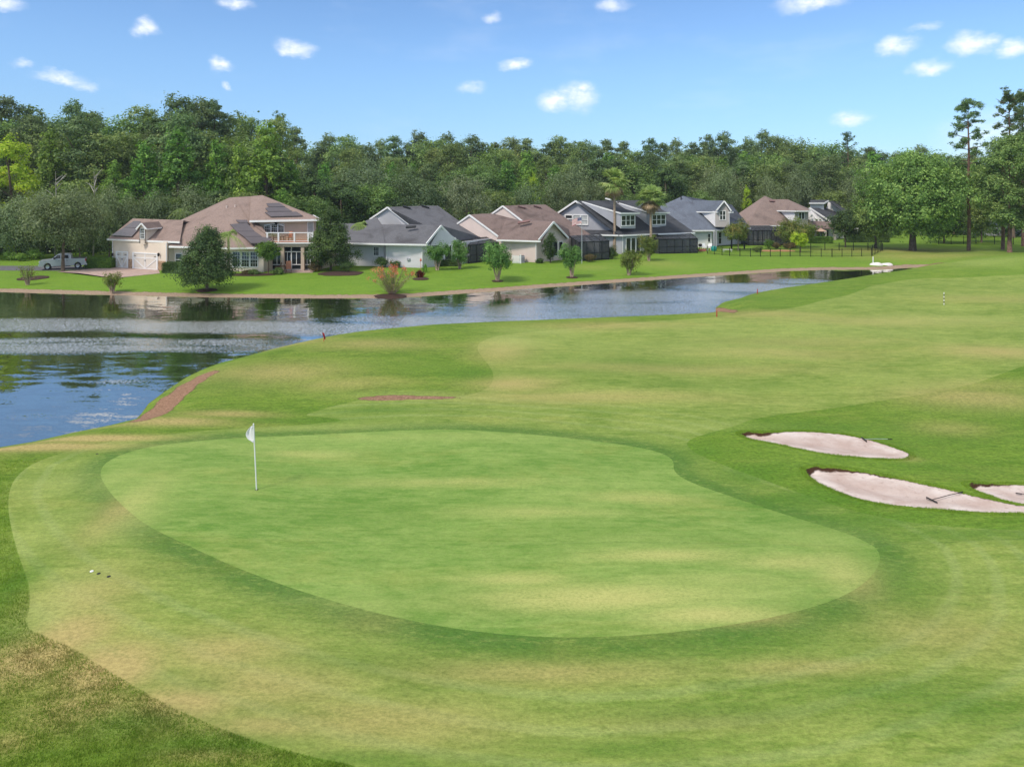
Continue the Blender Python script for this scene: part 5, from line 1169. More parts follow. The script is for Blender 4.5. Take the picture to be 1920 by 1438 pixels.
vase(1179, 513, 2.9, 3.1, .8, 55, 'low bronze-tinted crape myrtle nearest the water below the palms', mat='olive', n=5500)
vase(1217, 490, 3.6, 3.2, 1.1, 56, 'crape myrtle before the shorter palm and the large dark screen room', mat='olive', n=7000)
vase(211, 543, 2.2, 2.1, .7, 57, 'small vase-shaped shrub of stiff upright shoots before the driveway', n=2600, leaf=.12, mat='olive', name='young_crape_myrtle', stems=9, group=None)
vase(52, 531, 2.3, 2.2, .5, 58, 'thin spindly shrub with bare stems in a mulch patch near the left edge', n=900, leaf=.11, mat='olive', name='young_crape_myrtle', stems=9, group=None)
mulch(62, 521, 25, ry=1.6)

# ---- palms
def fan_palm(px, pyb, H, R, seed, label, dead=.45, Y=None):
    rng = RS(seed); p = P(px, pyb, LG) if Y is None else Vector(((px - CX) / F * Y, Y, LG)); z = hz(p.x, p.y); root = empty('fan_palm', (0, 0, 0), 0, label, 'palm tree', 'tall fan palms beside the grey house')
    tk = MB(); tk.tube([(0, 0, -.3), (.02, 0, .6), (.05, 0, H * .4), (0, 0, H * .75), (0, 0, H)], [.30, .24, .19, .17, .19], 10); tk.build('trunk', M['bark_pale'], root, smooth=True)
    def fronds(n, e0, e1, ln, mb, droop):
        for k in range(n):
            a = k * 2.399 + rng.rand() * .4; el = e0 + (e1 - e0) * rng.rand(); L = ln * rng.uniform(.8, 1.1)
            d = Vector((math.cos(a) * math.cos(el), math.sin(a) * math.cos(el), math.sin(el))); s = Vector((0, 0, H)) + d * .1; q = s + d * L * .42
            mb.tube([s, q], [.025, .015], 4, cap=False); side = d.cross(Vector((0, 0, 1)));
            if side.length < .1: side = Vector((1, 0, 0))
            side.normalize(); nrm = side.cross(d).normalized(); m_ = 15
            for j in range(m_):
                t = (j / (m_ - 1) - .5) * 2.5; dd = (d * math.cos(t) + side * math.sin(t)).normalized(); ll = L * .62 * (1 - .25 * abs(t) / 1.25)
                w = nrm.cross(dd).normalized() * .085; m1 = q + dd * ll * .55; tip = q + dd * ll + Vector((0, 0, -droop * ll * rng.uniform(.5, 1.2)))
                mb.add([q - w * .4, q + w * .4, m1 + w, tip, m1 - w], [(0, 1, 2, 4), (4, 2, 3)])
    g = MB(); fronds(44, -.35, 1.5, R * 1.12, g, .35); g.build('fronds', M['palm'], root)
    g = MB(); fronds(int(30 * dead) + 6, -1.4, -.55, R * .85, g, .3); g.build('dead_fronds', M['deadpalm'], root)
    root.location = (p.x, p.y, z); return root
fan_palm(1152, 476, 10.6, 2.5, 1, 'taller fan palm with a ragged half-dead crown before the grey house', dead=.5, Y=107)
fan_palm(1220, 470, 8.2, 2.5, 2, 'shorter fan palm with a brown skirt of dead fronds', dead=.9, Y=107.5)
def feather_palm(px, Y, H, R, seed, label, name='queen_palm'):
    rng = RS(seed); x = (px - CX) / F * Y; z = hz(x, Y); root = empty(name, (0, 0, 0), 0, label, 'palm tree')
    tk = MB(); tk.tube([(0, 0, -.3), (.05, 0, H * .5), (0, 0, H)], [.17, .13, .11], 9); tk.build('trunk', M['bark'], root, smooth=True); g = MB()
    for k in range(17):
        a = k * 2.399; e = .15 + 1.15 * ((k * .618) % 1); pts = []
        for j in range(9):
            t = j / 8; pts.append(Vector((math.cos(a) * R * t * math.cos(e) * 1.15, math.sin(a) * R * t * math.cos(e) * 1.15, H + R * (math.sin(e) * t * 1.1 - (.75 + .5 * math.cos(e)) * t * t))))
        g.tube(pts, [.03 - .003 * j for j in range(9)], 4, cap=False)
        for j in range(1, 9):
            for i in range(4):
                c = pts[j - 1].lerp(pts[j], i / 4); d = (pts[j] - pts[j - 1]).normalized(); s = d.cross(Vector((0, 0, 1))).normalized()
                for sg in (-1, 1):
                    tip = c + (s * sg * .75 + d * .5) * .62 * (1 - .4 * j / 9) + Vector((0, 0, -.28)); w = d * .025; g.add([c - w, c + w, tip], [(0, 1, 2)])
    g.build('fronds', M['palm'], root); root.location = (x, Y, z); return root
feather_palm(428, 81.5, 4.6, 2.3, 1, 'arching feather palm rising behind the dark conical evergreen')
feather_palm(677, 95.5, 5.0, 1.9, 2, 'yellowish feather palm tip showing behind the dark layered tree')
feather_palm(347, 103, 6.6, 2.8, 3, 'green feather palm behind the ridge of the garage wing')

# ---- shrubs, hedges, flowers
def shrub(px, pyb, W, H, seed, mat, label, name='shrub', n=2500, leaf=.11, D=None, Y=None, cat='shrub', group=None, m=12):
    rng = RS(seed); p = P(px, pyb, LG) if Y is None else Vector(((px - CX) / F * Y, Y, LG)); z = hz(p.x, p.y); D = D or W; L = []
    for k in range(m):
        a = rng.rand() * 6.283; e = rng.rand() ** .5 * .62; s = min(W, D, H * 1.3) * rng.uniform(.24, .34); L.append([math.cos(a) * e * W / 2, math.sin(a) * e * D / 2, rng.uniform(.3, .72) * H, max(s, W * .16), s, H * .28])
    V, F4 = crown_from(rng, L, n, leaf, sub=8, spread=.3); root = empty(name, (0, 0, 0), 0, label, cat, group); mesh_np('foliage', V, [F4], M[mat], root)
    st = MB()
    for k in range(5): a = k * 1.26; st.tube([(math.cos(a) * .06, math.sin(a) * .06, -.15), (math.cos(a) * W * .18, math.sin(a) * D * .18, H * .5)], [.03, .015], 5)
    st.build('stems', M['bark'], root); root.location = (p.x, p.y, z); return root
def hedge(x0, x1, Y, H, D, mat, label, seed=1, n=6000, leaf=.1, rot=0.0):
    rng = RS(seed); a = (x0 - CX) / F * Y; b = (x1 - CX) / F * Y; z = hz(a, Y); W = b - a; m_ = n
    face = rng.choice(5, n, p=[.34, .3, .14, .11, .11]); u = rng.rand(n); v = rng.rand(n)
    C = np.zeros((n, 3)); N = np.zeros((n, 3))
    for f, (o, s, t, nn) in enumerate([((0, 0, 0), (W, 0, 0), (0, 0, H), (0, -1, 0)), ((0, 0, H), (W, 0, 0), (0, D, 0), (0, 0, 1)), ((0, D, 0), (W, 0, 0), (0, 0, H), (0, 1, 0)), ((0, 0, 0), (0, D, 0), (0, 0, H), (-1, 0, 0)), ((W, 0, 0), (0, D, 0), (0, 0, H), (1, 0, 0))]):
        k = face == f; C[k] = np.array(o) + u[k, None] * np.array(s) + v[k, None] * np.array(t); N[k] = nn
    C += rng.normal(size=(n, 3)) * .07; N = N + rng.normal(size=(n, 3)) * .5; V, F4 = leaf_quads(rng, C + [a, Y, z], N, leaf * (.7 + .7 * rng.rand(n)))
    root = empty('hedge', (a + W / 2, Y + D / 2, z), 0, label, 'hedge'); mesh_np('foliage', V, [F4], M[mat], root)
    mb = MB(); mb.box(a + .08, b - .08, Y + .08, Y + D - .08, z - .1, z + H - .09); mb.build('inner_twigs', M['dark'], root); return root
hedge(157, 207, 88.5, 1.15, 2.0, 'hedge', 'clipped light green hedge between the pickup truck and the garage', 1, 7000)
hedge(304, 340, 83.6, 1.15, 1.3, 'dark', 'clipped dark hedge along the wall right of the garage doors', 2, 5000)
hedge(1517, 1562, 126, 1.1, 1.6, 'hedge', 'long clipped hedge before the white house behind the oak', 3, 5000, .14)
hedge(820, 860, 90.6, .75, .9, 'dark', 'low dark hedge under the gable windows of the light grey house', 4, 3000)
hedge(1590, 1668, 128, 1.5, 1.6, 'dark', 'dark hedge in the shade behind the spreading oak', 5, 5000, .16)
shrub(716, 501, 2.1, 1.5, 61, 'dark', 'dark bronze shrub under the small window of the light grey house', Y=89.5); shrub(739, 503, 1.5, 1.0, 62, 'dark', 'low dark green shrub right of the bronze one by the light grey wall', Y=89.0)
shrub(650, 512, 2.6, 1.5, 63, 'dark', 'low dark shrub at the foot of the layered multi-stemmed tree', Y=84.5); shrub(463, 512, 1.7, .6, 64, 'brownleaf', 'low purplish shrub in the mulch under the wing windows', Y=81.8); shrub(590, 510, 1.6, 1.2, 65, 'brownleaf', 'bronze shrub left of the layered multi-stemmed tree', Y=84.8)
shrub(476, 512, 1.5, .7, 66, 'oak', 'low green plant in the bed between the evergreen and the round tree', Y=81.5); shrub(520, 512, 1.7, .8, 67, 'oak', 'green plant in the bed left of the patio chairs', Y=82.2)
shrub(1441, 470, 1.7, 1.5, 68, 'hedge', 'round bright green bush before the long screened patio', Y=116); shrub(1457, 470, 1.7, 1.1, 69, 'brownleaf', 'clipped brownish bush right of the round bright one', Y=115.5); shrub(1476, 470, 1.6, 1.0, 70, 'brownleaf', 'second clipped brownish bush, beside the lime-green tree', Y=115.5); shrub(1485, 470, 1.4, 1.2, 77, 'brownleaf', 'brownish bush half behind the lime-green tree', Y=116.5)
shrub(1419, 476, 1.9, .9, 71, 'oak', 'low spiky green clump inside the black fence', Y=110); shrub(1148, 487, 1.3, 2.1, 72, 'dark', 'dark upright bush between the screened patio and the taller palm', Y=99.5); shrub(1105, 489, 1.6, 1.1, 73, 'brownleaf', 'brownish bush at the foot of the flagpole', Y=96)
shrub(1200, 479, 3.4, .6, 74, 'dark', 'low dark planting under the sliding doors of the grey house', Y=106.2, D=1.2); shrub(1152, 486, 1.0, .6, 75, 'oak', 'small grassy clump at the base of the taller palm', Y=104)
shrub(1010, 492, 1.2, .6, 76, 'dark', 'tiny dark shrub at the corner of the beige gable wall', Y=94.3)
for k, (px, Y, s, lb) in enumerate([(20, 98, 1.3, 'low palmetto clump in the shade at the left edge'), (37, 97, 1.1, 'palmetto clump left of the pickup truck'), (66, 99, 1.6, 'leafy clump right behind the nose of the pickup truck')]): shrub(px, 0, s * 1.5, s, 80 + k, 'sweetgum', lb, Y=Y, name='palmetto')
rng = RS(7)
def flowering(px, pyb, W, H, label):
    p = P(px, pyb, LG); z = hz(p.x, p.y); root = empty('oleander', (0, 0, 0), 0, label, 'flowering shrub'); st = MB(); C = []; FC = []
    for k in range(60):
        a = rng.rand() * 6.283; e = rng.rand() ** .6; tip = Vector((math.cos(a) * W / 2 * e, math.sin(a) * W / 2 * e, H * (.62 + .38 * rng.rand()) * (1 - .25 * e * e))); b0 = Vector((math.cos(a) * .25 * e, math.sin(a) * .25 * e, -.1)); mid = b0.lerp(tip, .5) + Vector((0, 0, .15))
        st.tube([b0, mid, tip], [.022, .015, .008], 4, cap=False)
        for j in range(34): C.append(mid.lerp(tip, rng.rand() * 1.0) + Vector(rng.normal(size=3) * .11)); 
        for j in range(26): C.append(b0.lerp(mid, .35 + .65 * rng.rand()) + Vector(rng.normal(size=3) * .12))
        if rng.rand() < .55:
            for j in range(26): FC.append(tip + Vector(rng.normal(size=3) * .12))
    C = np.array(C); V, F4 = leaf_quads(rng, C, rng.normal(size=C.shape) + [0, 0, .6], .15, .3); mesh_np('foliage', V, [F4], M['olive'], root)
    FC = np.array(FC); V, F4 = leaf_quads(rng, FC, rng.normal(size=FC.shape), .10, .8); mesh_np('flowers', V, [F4], M['flower'], root); st.build('stems', M['bark_pale'], root); root.location = (p.x, p.y, z)
flowering(735, 545, 4.9, 2.85, 'wide bushy oleander covered in orange-red flowers by the water'); mulch(733, 548, 30, ry=.9)
def spiky(px, pyb, W, H, mat, label, name, n=70, Y=None):
    p = P(px, pyb, LG); z = hz(p.x, p.y); root = empty(name, (0, 0, 0), 0, label, 'plant'); g = MB(); rg = random.Random(int(px))
    for k in range(n):
        a = rg.uniform(0, 6.28); e = rg.uniform(.2, 1); b0 = Vector((math.cos(a) * W * .22 * e, math.sin(a) * W * .22 * e, 0)); tip = Vector((math.cos(a) * W / 2 * e, math.sin(a) * W / 2 * e, H * rg.uniform(.6, 1) * (1.1 - .5 * e))); m1 = b0.lerp(tip, .55) + Vector((0, 0, .12 * H)); s = Vector((-math.sin(a), math.cos(a), 0)) * .05
        g.add([b0 - s * .4, b0 + s * .4, m1 + s, tip, m1 - s], [(0, 1, 2, 4), (4, 2, 3)])
    g.build('leaves', M[mat], root); root.location = (p.x, p.y, z); return root
spiky(787, 521, 1.7, 1.0, 'redleaf', 'dark red spiky plant in mulch right of the oleander', 'cordyline', 110); mulch(789, 523.5, 15)
o = spiky(797, 512, 1.3, 1.3, 'sweetgum', 'tall green leafy plant with an orange bloom behind the red spiky plant', 'canna', 40)
mb = MB(); q = o.location; ORG[o] = Vector((0, 0, 0)); mb.lathe((-.5, -.1, 1.3), [(.03, 0), (.13, .1), (.1, .3), (.02, .4)], 7); mb.lathe((-.5, -.1, -.1), [(.02, 0), (.02, 1.4)], 5); mb.build('bloom', M['flower'], o)
mulch(640, 514, 42, ry=2.3); mulch(470, 516, 48, ry=1.3)
# ------------------------------------------------------------------ paving
def sheet(name, pts, mat, z=-.2, t=.3, dz=.035):
    mb = MB(); ps = [P(x, y, z) for x, y in pts]; mb.slab([(p.x, p.y, z + dz) for p in ps], t); o = mb.build(name, mat); tag(o, kind='structure'); return o
sheet('driveway', [(108, 510.5), (150, 513), (212, 522), (262, 517), (300, 513), (296, 504), (208, 500), (165, 505.5)], M['paver'])
sheet('road', [(-200, 507), (-200, 499), (100, 499), (165, 500), (165, 505), (108, 508)], M['asphalt'], dz=.03)
sheet('patio', [(532, 512), (586, 512), (594, 503), (505, 505), (520, 509)], M['paver'])
sheet('terrace', [(1330, 473), (1372, 476), (1420, 474), (1490, 469), (1500, 465), (1400, 463), (1335, 466)], M['paver'])

# ------------------------------------------------------------------ golf course furniture
def pole_at(px, pyb): p = P(px, pyb, 0); z = hz(p.x, p.y); d = F * (CH - z) / (pyb - HY); return Vector(((px - CX) / F * d, d, hz((px - CX) / F * d, d)))
p = pole_at(481, 918)
fs = empty('flagstick', p, 0, 'white flagstick with a limp white flag standing on the putting green', 'golf flag')
mb = MB(); top = p + Vector((-.10, 0, 2.12)); mb.tube([p + Vector((0, 0, -.1)), p + Vector((0, 0, .02)), top], [.010, .022, .020], 8); mb.build('pole', M['white'], fs)
mb = MB(); nx, nz = 9, 12; vs = []
for j in range(nz):
    t = j / (nz - 1); wd = .27 * math.sin(math.pi * min(1, .12 + t * .80)) ** .9 * (1.0 if t < .8 else 1 - (t - .8) * 1.6)
    for i in range(nx):
        s = i / (nx - 1); base = top + Vector((.0, 0, -.02)) * 1 + (p - top) * (t * .52 / 2.12)
        vs.append(base + Vector((-wd * s + .02, .055 * math.sin(s * 9 + t * 3) * s + .02, -.04 * s)))
mb.add(vs, [(j * nx + i, j * nx + i + 1, (j + 1) * nx + i + 1, (j + 1) * nx + i) for j in range(nz - 1) for i in range(nx - 1)]); fl = mb.build('flag', M['white'], fs, smooth=True)
sm_ = fl.modifiers.new('cloth', 'SOLIDIFY'); sm_.thickness = .004
mb = MB(); mb.lathe(p + Vector((0, 0, 0)), [(.058, -.1), (.058, .006), (.05, .008), (.05, -.09)], 20); mb.build('cup', M['dark_void'], fs)
mb = MB(); mb.lathe(top, [(.022, 0), (.024, .03), (.01, .05)], 8); mb.build('cap', M['white'], fs)
# striped yardage post
p = pole_at(1770, 572); yp = empty('yardage_post', p, 0, 'slim black and white striped post standing in the far fairway', 'marker post')
H_ = .0; hh = 1.35 * 1.0
for k in range(7):
    mb = MB(); mb.lathe(p + Vector((0, 0, k * .15 - (.1 if k == 0 else 0))), [(.03, 0), (.03, .15 + (.1 if k == 0 else 0))], 10); mb.build('white_band' if k % 2 == 0 else 'black_band', M['white'] if k % 2 == 0 else M['black_metal'], yp)
# red hazard flag
p = pole_at(607, 641); M['red'] = simple('red_cloth', (.45, .03, .03), .7)
rf = empty('hazard_flag', p, 0, 'small red hazard marker leaning on the bank above the water', 'marker')
mb = MB(); mb.tube([p + Vector((0, 0, -.2)), p + Vector((.0, .1, .5))], .02, 6); mb.build('stake', M['red'], rf)
mb = MB(); mb.thick([p + Vector((0, .1, .5)), p + Vector((-.14, .1, .55)), p + Vector((.1, .1, .12)), p + Vector((.02, .1, .12))], (0, -1, 0), .02); mb.build('pennant', M['red'], rf)
for (px, py, lb) in ((1344, 594, 'short red hazard stake beside the small scarp on the near bank'), (1420, 549, 'red hazard stake on the near bank where the pond narrows')):
    p = pole_at(px, py); mb = MB(); mb.box(p.x - .03, p.x + .03, p.y - .03, p.y + .03, p.z - .2, p.z + .42); mb.add([(p.x - .03, p.y - .03, p.z + .42), (p.x + .03, p.y - .03, p.z + .42), (p.x + .03, p.y + .03, p.z + .42), (p.x - .03, p.y + .03, p.z + .42), (p.x, p.y, p.z + .48)], [(0, 1, 4), (1, 2, 4), (2, 3, 4), (3, 0, 4)])
    tag(mb.build('hazard_stake', M['red']), lb, 'marker stake')
p = P(1637, 494, -.4); p.z = hz(p.x, p.y); wp = MB(); wp.lathe(p + Vector((0, 0, -.2)), [(.07, 0), (.07, .95), (.03, 1.0)], 8); tag(wp.build('marker_post', M['white']), 'short cream post beside the two white slabs at the far bank', 'marker post')
# sprinkler head, golf ball like white cap, holes
p = pole_at(172, 1071); mb = MB(); mb.lathe(p + Vector((0, 0, -.02)), [(.042, 0), (.045, .03), (.035, .038), (.0, .04)], 14); tag(mb.build('ground_marker', M['white']), 'small white disc set in the apron grass left of the green', 'ground marker')
for (px, py, lb) in ((185, 1075, 'small dark sprinkler hole close to the white disc'), (204, 1080.5, 'dark sprinkler hole farther from the white disc'), (182, 851, 'dark valve lid in the apron grass behind the green')):
    p = pole_at(px, py); mb = MB(); mb.lathe(p + Vector((0, 0, -.03)), [(.045, 0), (.048, .034), (.04, .036), (.0, .035)], 14); tag(mb.build('sprinkler_head', M['dark_void']), lb, 'sprinkler')
# bunker rakes
M['rake_handle'] = simple('rake_handle', (.30, .36, .34), .5)
def rake(head, tip, label, hm='rake_handle'):
    h = pole_at(*head); t_ = pole_at(*tip); h.z += .06; t_.z += .06; root = empty('bunker_rake', h, 0, label, 'rake', 'rakes lying at the bunkers'); d = (t_ - h).normalized(); s = Vector((-d.y, d.x, 0)).normalized()
    mb = MB(); mb.tube([h, h.lerp(t_, .5) + Vector((0, 0, .01)), t_], .011, 8); mb.build('handle', M[hm], root)
    mb = MB(); mb.bar(h - s * .2, h + s * .2, .03, .03)
    for k in range(9): q = h - s * .2 + s * .4 * k / 8; mb.bar(q, q + Vector((0, 0, -.07)) + d * .01, .012)
    mb.build('rake_head', M['black_metal'], root)
    mb = MB(); mb.tube([t_ - d * .16, t_ + d * .02], .019, 8); mb.build('grip', M['black_metal'], root)
rake((1620, 826), (1672, 826), 'pale-handled rake lying across the right rim of the farther bunker'); rake((1747, 940), (1804, 925), 'dark-handled rake lying in the long middle bunker', 'black_metal'); rake((1945, 932), (1906, 929), 'rake lying in the bunker at the right edge, its handle showing', 'black_metal')
# two pale slabs at the far bank
M['pale_rock'] = simple('pale_rock', (.74, .68, .64), .8, var=.1)
for (px, py, w_, sd, lb) in ((1646, 502, 1.9, 1, 'white rounded slab on the far bank, left of the pair'), (1664, 501.5, 1.75, 2, 'white flat slab on the far bank, right of the pair')):
    p = P(px, py, ZW); rg = random.Random(sd); me = bpy.data.meshes.new('boulder'); import bmesh
    bm = bmesh.new(); bmesh.ops.create_icosphere(bm, subdivisions=3, radius=.5)
    for v in bm.verts:
        f = 1 + .10 * math.sin(v.co.x * 9 + sd) * math.cos(v.co.y * 7 + sd); v.co = Vector((v.co.x * w_ * f, v.co.y * 1.1 * f, max(-.25, v.co.z) * (.85 if sd == 1 else .7) * f + v.co.x * (.08 if sd == 2 else 0)))
    bm.to_mesh(me); bm.free(); me.materials.append(M['pale_rock']); [setattr(q, 'use_smooth', True) for q in me.polygons]
    o = bpy.data.objects.new('boulder', me); COL.objects.link(o); o.location = (p.x, p.y + .3, ZW + .22); tag(o, lb, 'boulder', 'pair of white slabs at the far bank')

# ------------------------------------------------------------------ black metal fences
def fence(pts, h, label, step=2.0, pickets=True):
    root = empty('metal_fence', (pts[0][0], pts[0][1], hz(*pts[0])), 0, label, 'fence'); rl = MB(); n_ = 0
    for a, b in zip(pts[:-1], pts[1:]):
        a = Vector(a); b = Vector(b); L = (b - a).length; n = max(1, round(L / step))
        za = hz(*a); zb = hz(*b); r = [V3(a, za), V3(b, zb)]
        for f in (.12, h - .05): rl.bar(r[0] + Vector((0, 0, f)), r[1] + Vector((0, 0, f)), .03, .035)
        m_ = int(L / .16) if pickets else 3
        for k in range(m_): q = r[0].lerp(r[1], (k + .5) / m_); rl.bar(q + Vector((0, 0, .08)), q + Vector((0, 0, h)), .016, .016, (0, 1, 0))
        for k in range(n + (b == Vector(pts[-1]))):
            q = r[0].lerp(r[1], k / n); ps = MB(); ps.box(q.x - .035, q.x + .035, q.y - .035, q.y + .035, q.z - .3, q.z + h + .07); ps.build('post', M['black_metal'], root)
    rl.build('rail_panel', M['black_metal'], root)
def g2(px, py, z=LG): p = P(px, py, z); return (p.x, p.y)
fence([g2(1326, 477), g2(1368, 481), g2(1407, 482.5), g2(1500, 482), g2(1560, 483.5), g2(1634, 482)], 1.15, 'long low black metal fence along the far lawn above the pond', 1.5)
fence([g2(1520, 471), g2(1600, 471), g2(1655, 472)], 1.15, 'black metal fence in the second row, behind the lawn fence', 2.0)
fence([g2(1636, 481), g2(1653, 472)], 1.5, 'short dark fence return linking the two rows of fence', 1.5, False)
fence([g2(1760, 459.5), g2(1830, 459), g2(1900, 461)], 1.3, 'black metal fence in the shade behind the bare-trunked pine', 2.2)

# ------------------------------------------------------------------ garden things
# white picket gate with the air conditioner behind it
def lawnp(px, Y, dz=0): x = (px - CX) / F * Y; return Vector((x, Y, hz(x, Y) + dz))
a = lawnp(961, 94.5); b = lawnp(975.5, 94.0); pg = empty('picket_fence', a, 0, 'short white picket fence against the beige house wall', 'fence')
for f in (.25, .8): mb = MB(); mb.bar(a + Vector((0, 0, f)), b + Vector((0, 0, f)), .04, .08); mb.build('rail', M['white'], pg)
for k in range(9): q = a.lerp(b, k / 8) + Vector((0, -.04, 0)); mb = MB(); mb.box(q.x - .04, q.x + .04, q.y - .015, q.y + .015, q.z, q.z + 1.0); mb.add([(q.x - .04, q.y - .015, q.z + 1), (q.x + .04, q.y - .015, q.z + 1), (q.x, q.y, q.z + 1.08), (q.x + .04, q.y + .015, q.z + 1), (q.x - .04, q.y + .015, q.z + 1)], [(0, 1, 2), (1, 3, 2), (3, 4, 2), (4, 0, 2)]); mb.build('picket', M['white'], pg)
mb = MB(); mb.box(b.x - .02, b.x + .12, b.y - .07, b.y + .07, b.z - .1, b.z + 1.2); mb.build('post', M['white'], pg)
q = lawnp(978.5, 95.2); ac = empty('air_conditioner', q, 0, 'grey air conditioner unit at the end of the white picket fence', 'air conditioner')
mb = MB(); mb.box(q.x - .38, q.x + .38, q.y - .38, q.y + .38, q.z, q.z + .9); mb.build('casing', M['st_midgrey'], ac); mb = MB(); mb.lathe(q + Vector((0, 0, .9)), [(.33, 0), (.33, .04), (.3, .05)], 14); mb.build('fan_grille', M['black_metal'], ac)
mb = MB(); 
for k in range(7): mb.box(q.x - .385, q.x + .385, q.y - .39, q.y - .375, q.z + .12 + k * .1, q.z + .16 + k * .1)
mb.build('louvre', M['vent'], ac)
# flagpole with the stars and stripes
p = lawnp(1091, 94.0); zt = CH - (408 - HY) * 94.0 / F; fp = empty('flagpole', p, 0, 'slim silver flagpole flying a striped american flag before the screened patio', 'flagpole')
M['steel'] = simple('brushed_steel', (.55, .55, .57), .35, .5); mb = MB(); mb.lathe(p, [(.05, -.2), (.045, 3), (.03, zt - p.z + .1)], 10); mb.build('pole', M['steel'], fp)
mb = MB(); mb.lathe(Vector((p.x, p.y, zt + .1)), [(.02, 0), (.06, .05), (.05, .1), (.01, .13)], 10); mb.build('finial', M['steel'], fp)
FW, FH, nx, nz = 1.25, .78, 26, 13; FM = {'r': simple('flag_red', (.50, .05, .06), .8), 'w': M['white'], 'b': simple('flag_blue', (.02, .03, .14), .8)}
def fpnt(u, v): return Vector((p.x - .04 - u * FW, p.y + .08 * math.sin(u * 7 + v), zt - v * FH - .38 * u * u * 1.0))
cells = {'r': [], 'w': [], 'b': []}
for i in range(nx):
    for j in range(nz): cells['b' if (i < nx * .4 and j < 7) else ('r' if j % 2 == 0 else 'w')].append((i, j))
for c_, nm in (('b', 'flag_canton'), ('r', 'flag_red_stripes'), ('w', 'flag_white_stripes')):
    mb = MB()
    for i, j in cells[c_]: mb.add([fpnt(i / nx, (j + 1) / nz), fpnt((i + 1) / nx, (j + 1) / nz), fpnt((i + 1) / nx, j / nz), fpnt(i / nx, j / nz)], [(0, 1, 2, 3)])
    if c_ == 'b':
        canton = mb.build('flag', FM[c_], fp); st = MB()
        for r_ in range(9):
            for k in range(6 if r_ % 2 == 0 else 5):
                u = (.035 + (k + (0 if r_ % 2 == 0 else .5)) * .066); v = (r_ + .8) / 9.6 * 7 / 13; c0 = fpnt(u, v) + Vector((0, -.012, 0))
                pts = [c0 + Vector((math.sin(a_) * rr_, 0, math.cos(a_) * rr_)) for a_, rr_ in [(math.pi * q_ / 5, .021 if q_ % 2 == 0 else .009) for q_ in range(10)]]; st.add([c0] + pts, [(0, 1 + q_, 1 + (q_ + 1) % 10) for q_ in range(10)])
        st.build('stars', M['white'], canton)
    else: mb.build(nm, FM[c_], canton)
# chairs
def chair(loc, rz, label, mat='wood_brown', seat='terra', sc=1.0, name='patio_chair', back=.95, group=None):
    root = empty(name, (0, 0, 0), 0, label, 'chair', group)
    mb = MB(); mb.box(-.28, .28, -.26, .28, .38, .44); mb.build('seat', M[seat], root)
    mb = MB(); mb.hexa([(-.28, .24, .44), (.28, .24, .44), (.28, .28, .44), (-.28, .28, .44), (-.26, .36, back), (.26, .36, back), (.26, .40, back), (-.26, .40, back)]); mb.build('backrest', M[seat], root)
    for x in (-.27, .27):
        mb = MB(); mb.bar((x, -.26, .62), (x, .3, .62), .05, .04); mb.bar((x, -.24, .4), (x, -.24, .62), .04); mb.build('armrest', M[mat], root)
        for y in (-.23, .25): mb = MB(); mb.bar((x, y, 0), (x, y, .4), .045); mb.build('leg', M[mat], root)
    root.location = loc; root.rotation_euler = (0, 0, rz); root.scale = (sc,) * 3; return root
def table(loc, label, r=.5, h=.72, mat='wood_brown', name='patio_table'):
    root = empty(name, (0, 0, 0), 0, label, 'table'); mb = MB(); mb.lathe((0, 0, h - .04), [(r, 0), (r, .04)], 20); mb.build('tabletop', M[mat], root)
    for k in range(4): a = .785 + k * 1.571; mb = MB(); mb.bar((math.cos(a) * r * .8, math.sin(a) * r * .8, 0), (math.cos(a) * r * .7, math.sin(a) * r * .7, h - .04), .045); mb.build('leg', M[mat], root)
    root.location = loc; return root
chair(lawnp(541, 84.0, .02), .3, 'tan wicker patio chair with its back to the pond, before the sunroom', back=1.15, sc=1.15)
chair(lawnp(521, 84.3, .02), -1.4, 'dark patio chair at the left of the patio table', seat='wood_brown', back=1.05, sc=1.1)
table(lawnp(531, 84.6, .02), 'round dark patio table before the sunroom')
yb = 87.0; chair(Vector(((541 - CX) / F * yb, yb, 3.32)), -.5, 'tan rocking chair on the balcony, right of the small table', name='rocking_chair', back=1.05, sc=1.1)
chair(Vector(((517 - CX) / F * yb, yb, 3.32)), 2.0, 'dark rocking chair at the left end of the balcony', seat='wood_brown', name='rocking_chair', back=1.1, sc=1.1)
table(Vector(((529 - CX) / F * yb, yb, 3.32)), 'small dark side table between the balcony rocking chairs', .32, .6, name='side_table')
# grill area and pots at the blue-grey-roofed house
q = lawnp(1322, 112.5); ch2 = chair(q, .4, 'white garden chair by the wall of the blue-grey-roofed house', 'white', 'white', back=1.0, sc=1.15, name='garden_chair'); chair(lawnp(1330, 112.6), -.6, 'white garden chair right beside the first one', 'white', 'white', back=1.0, sc=1.15, name='garden_chair')
M['teal'] = simple('teal_plastic', (.02, .30, .26), .4); M['brick'] = simple('brick_red', (.36, .13, .09), .85, var=.3, scale=6)
q = lawnp(1338.5, 112); cc = empty('cooler', q, 0, 'teal rounded tub with lid near the porch post', 'tub'); mb = MB(); mb.lathe(q, [(.35, 0), (.45, .25), (.45, .5)], 14); mb.build('tub', M['teal'], cc); mb = MB(); mb.lathe(q + Vector((0, 0, .5)), [(.47, 0), (.4, .18), (.12, .26)], 14); mb.build('lid', M['teal'], cc)
q = lawnp(1313, 112.8); gr = empty('barbecue_grill', q, 0, 'black kettle barbecue by the corner of the dark screen room', 'grill'); mb = MB(); mb.lathe(q + Vector((0, 0, .6)), [(.1, 0), (.3, .15), (.3, .3), (.22, .42), (.03, .48)], 14); mb.build('kettle', M['black_metal'], gr)
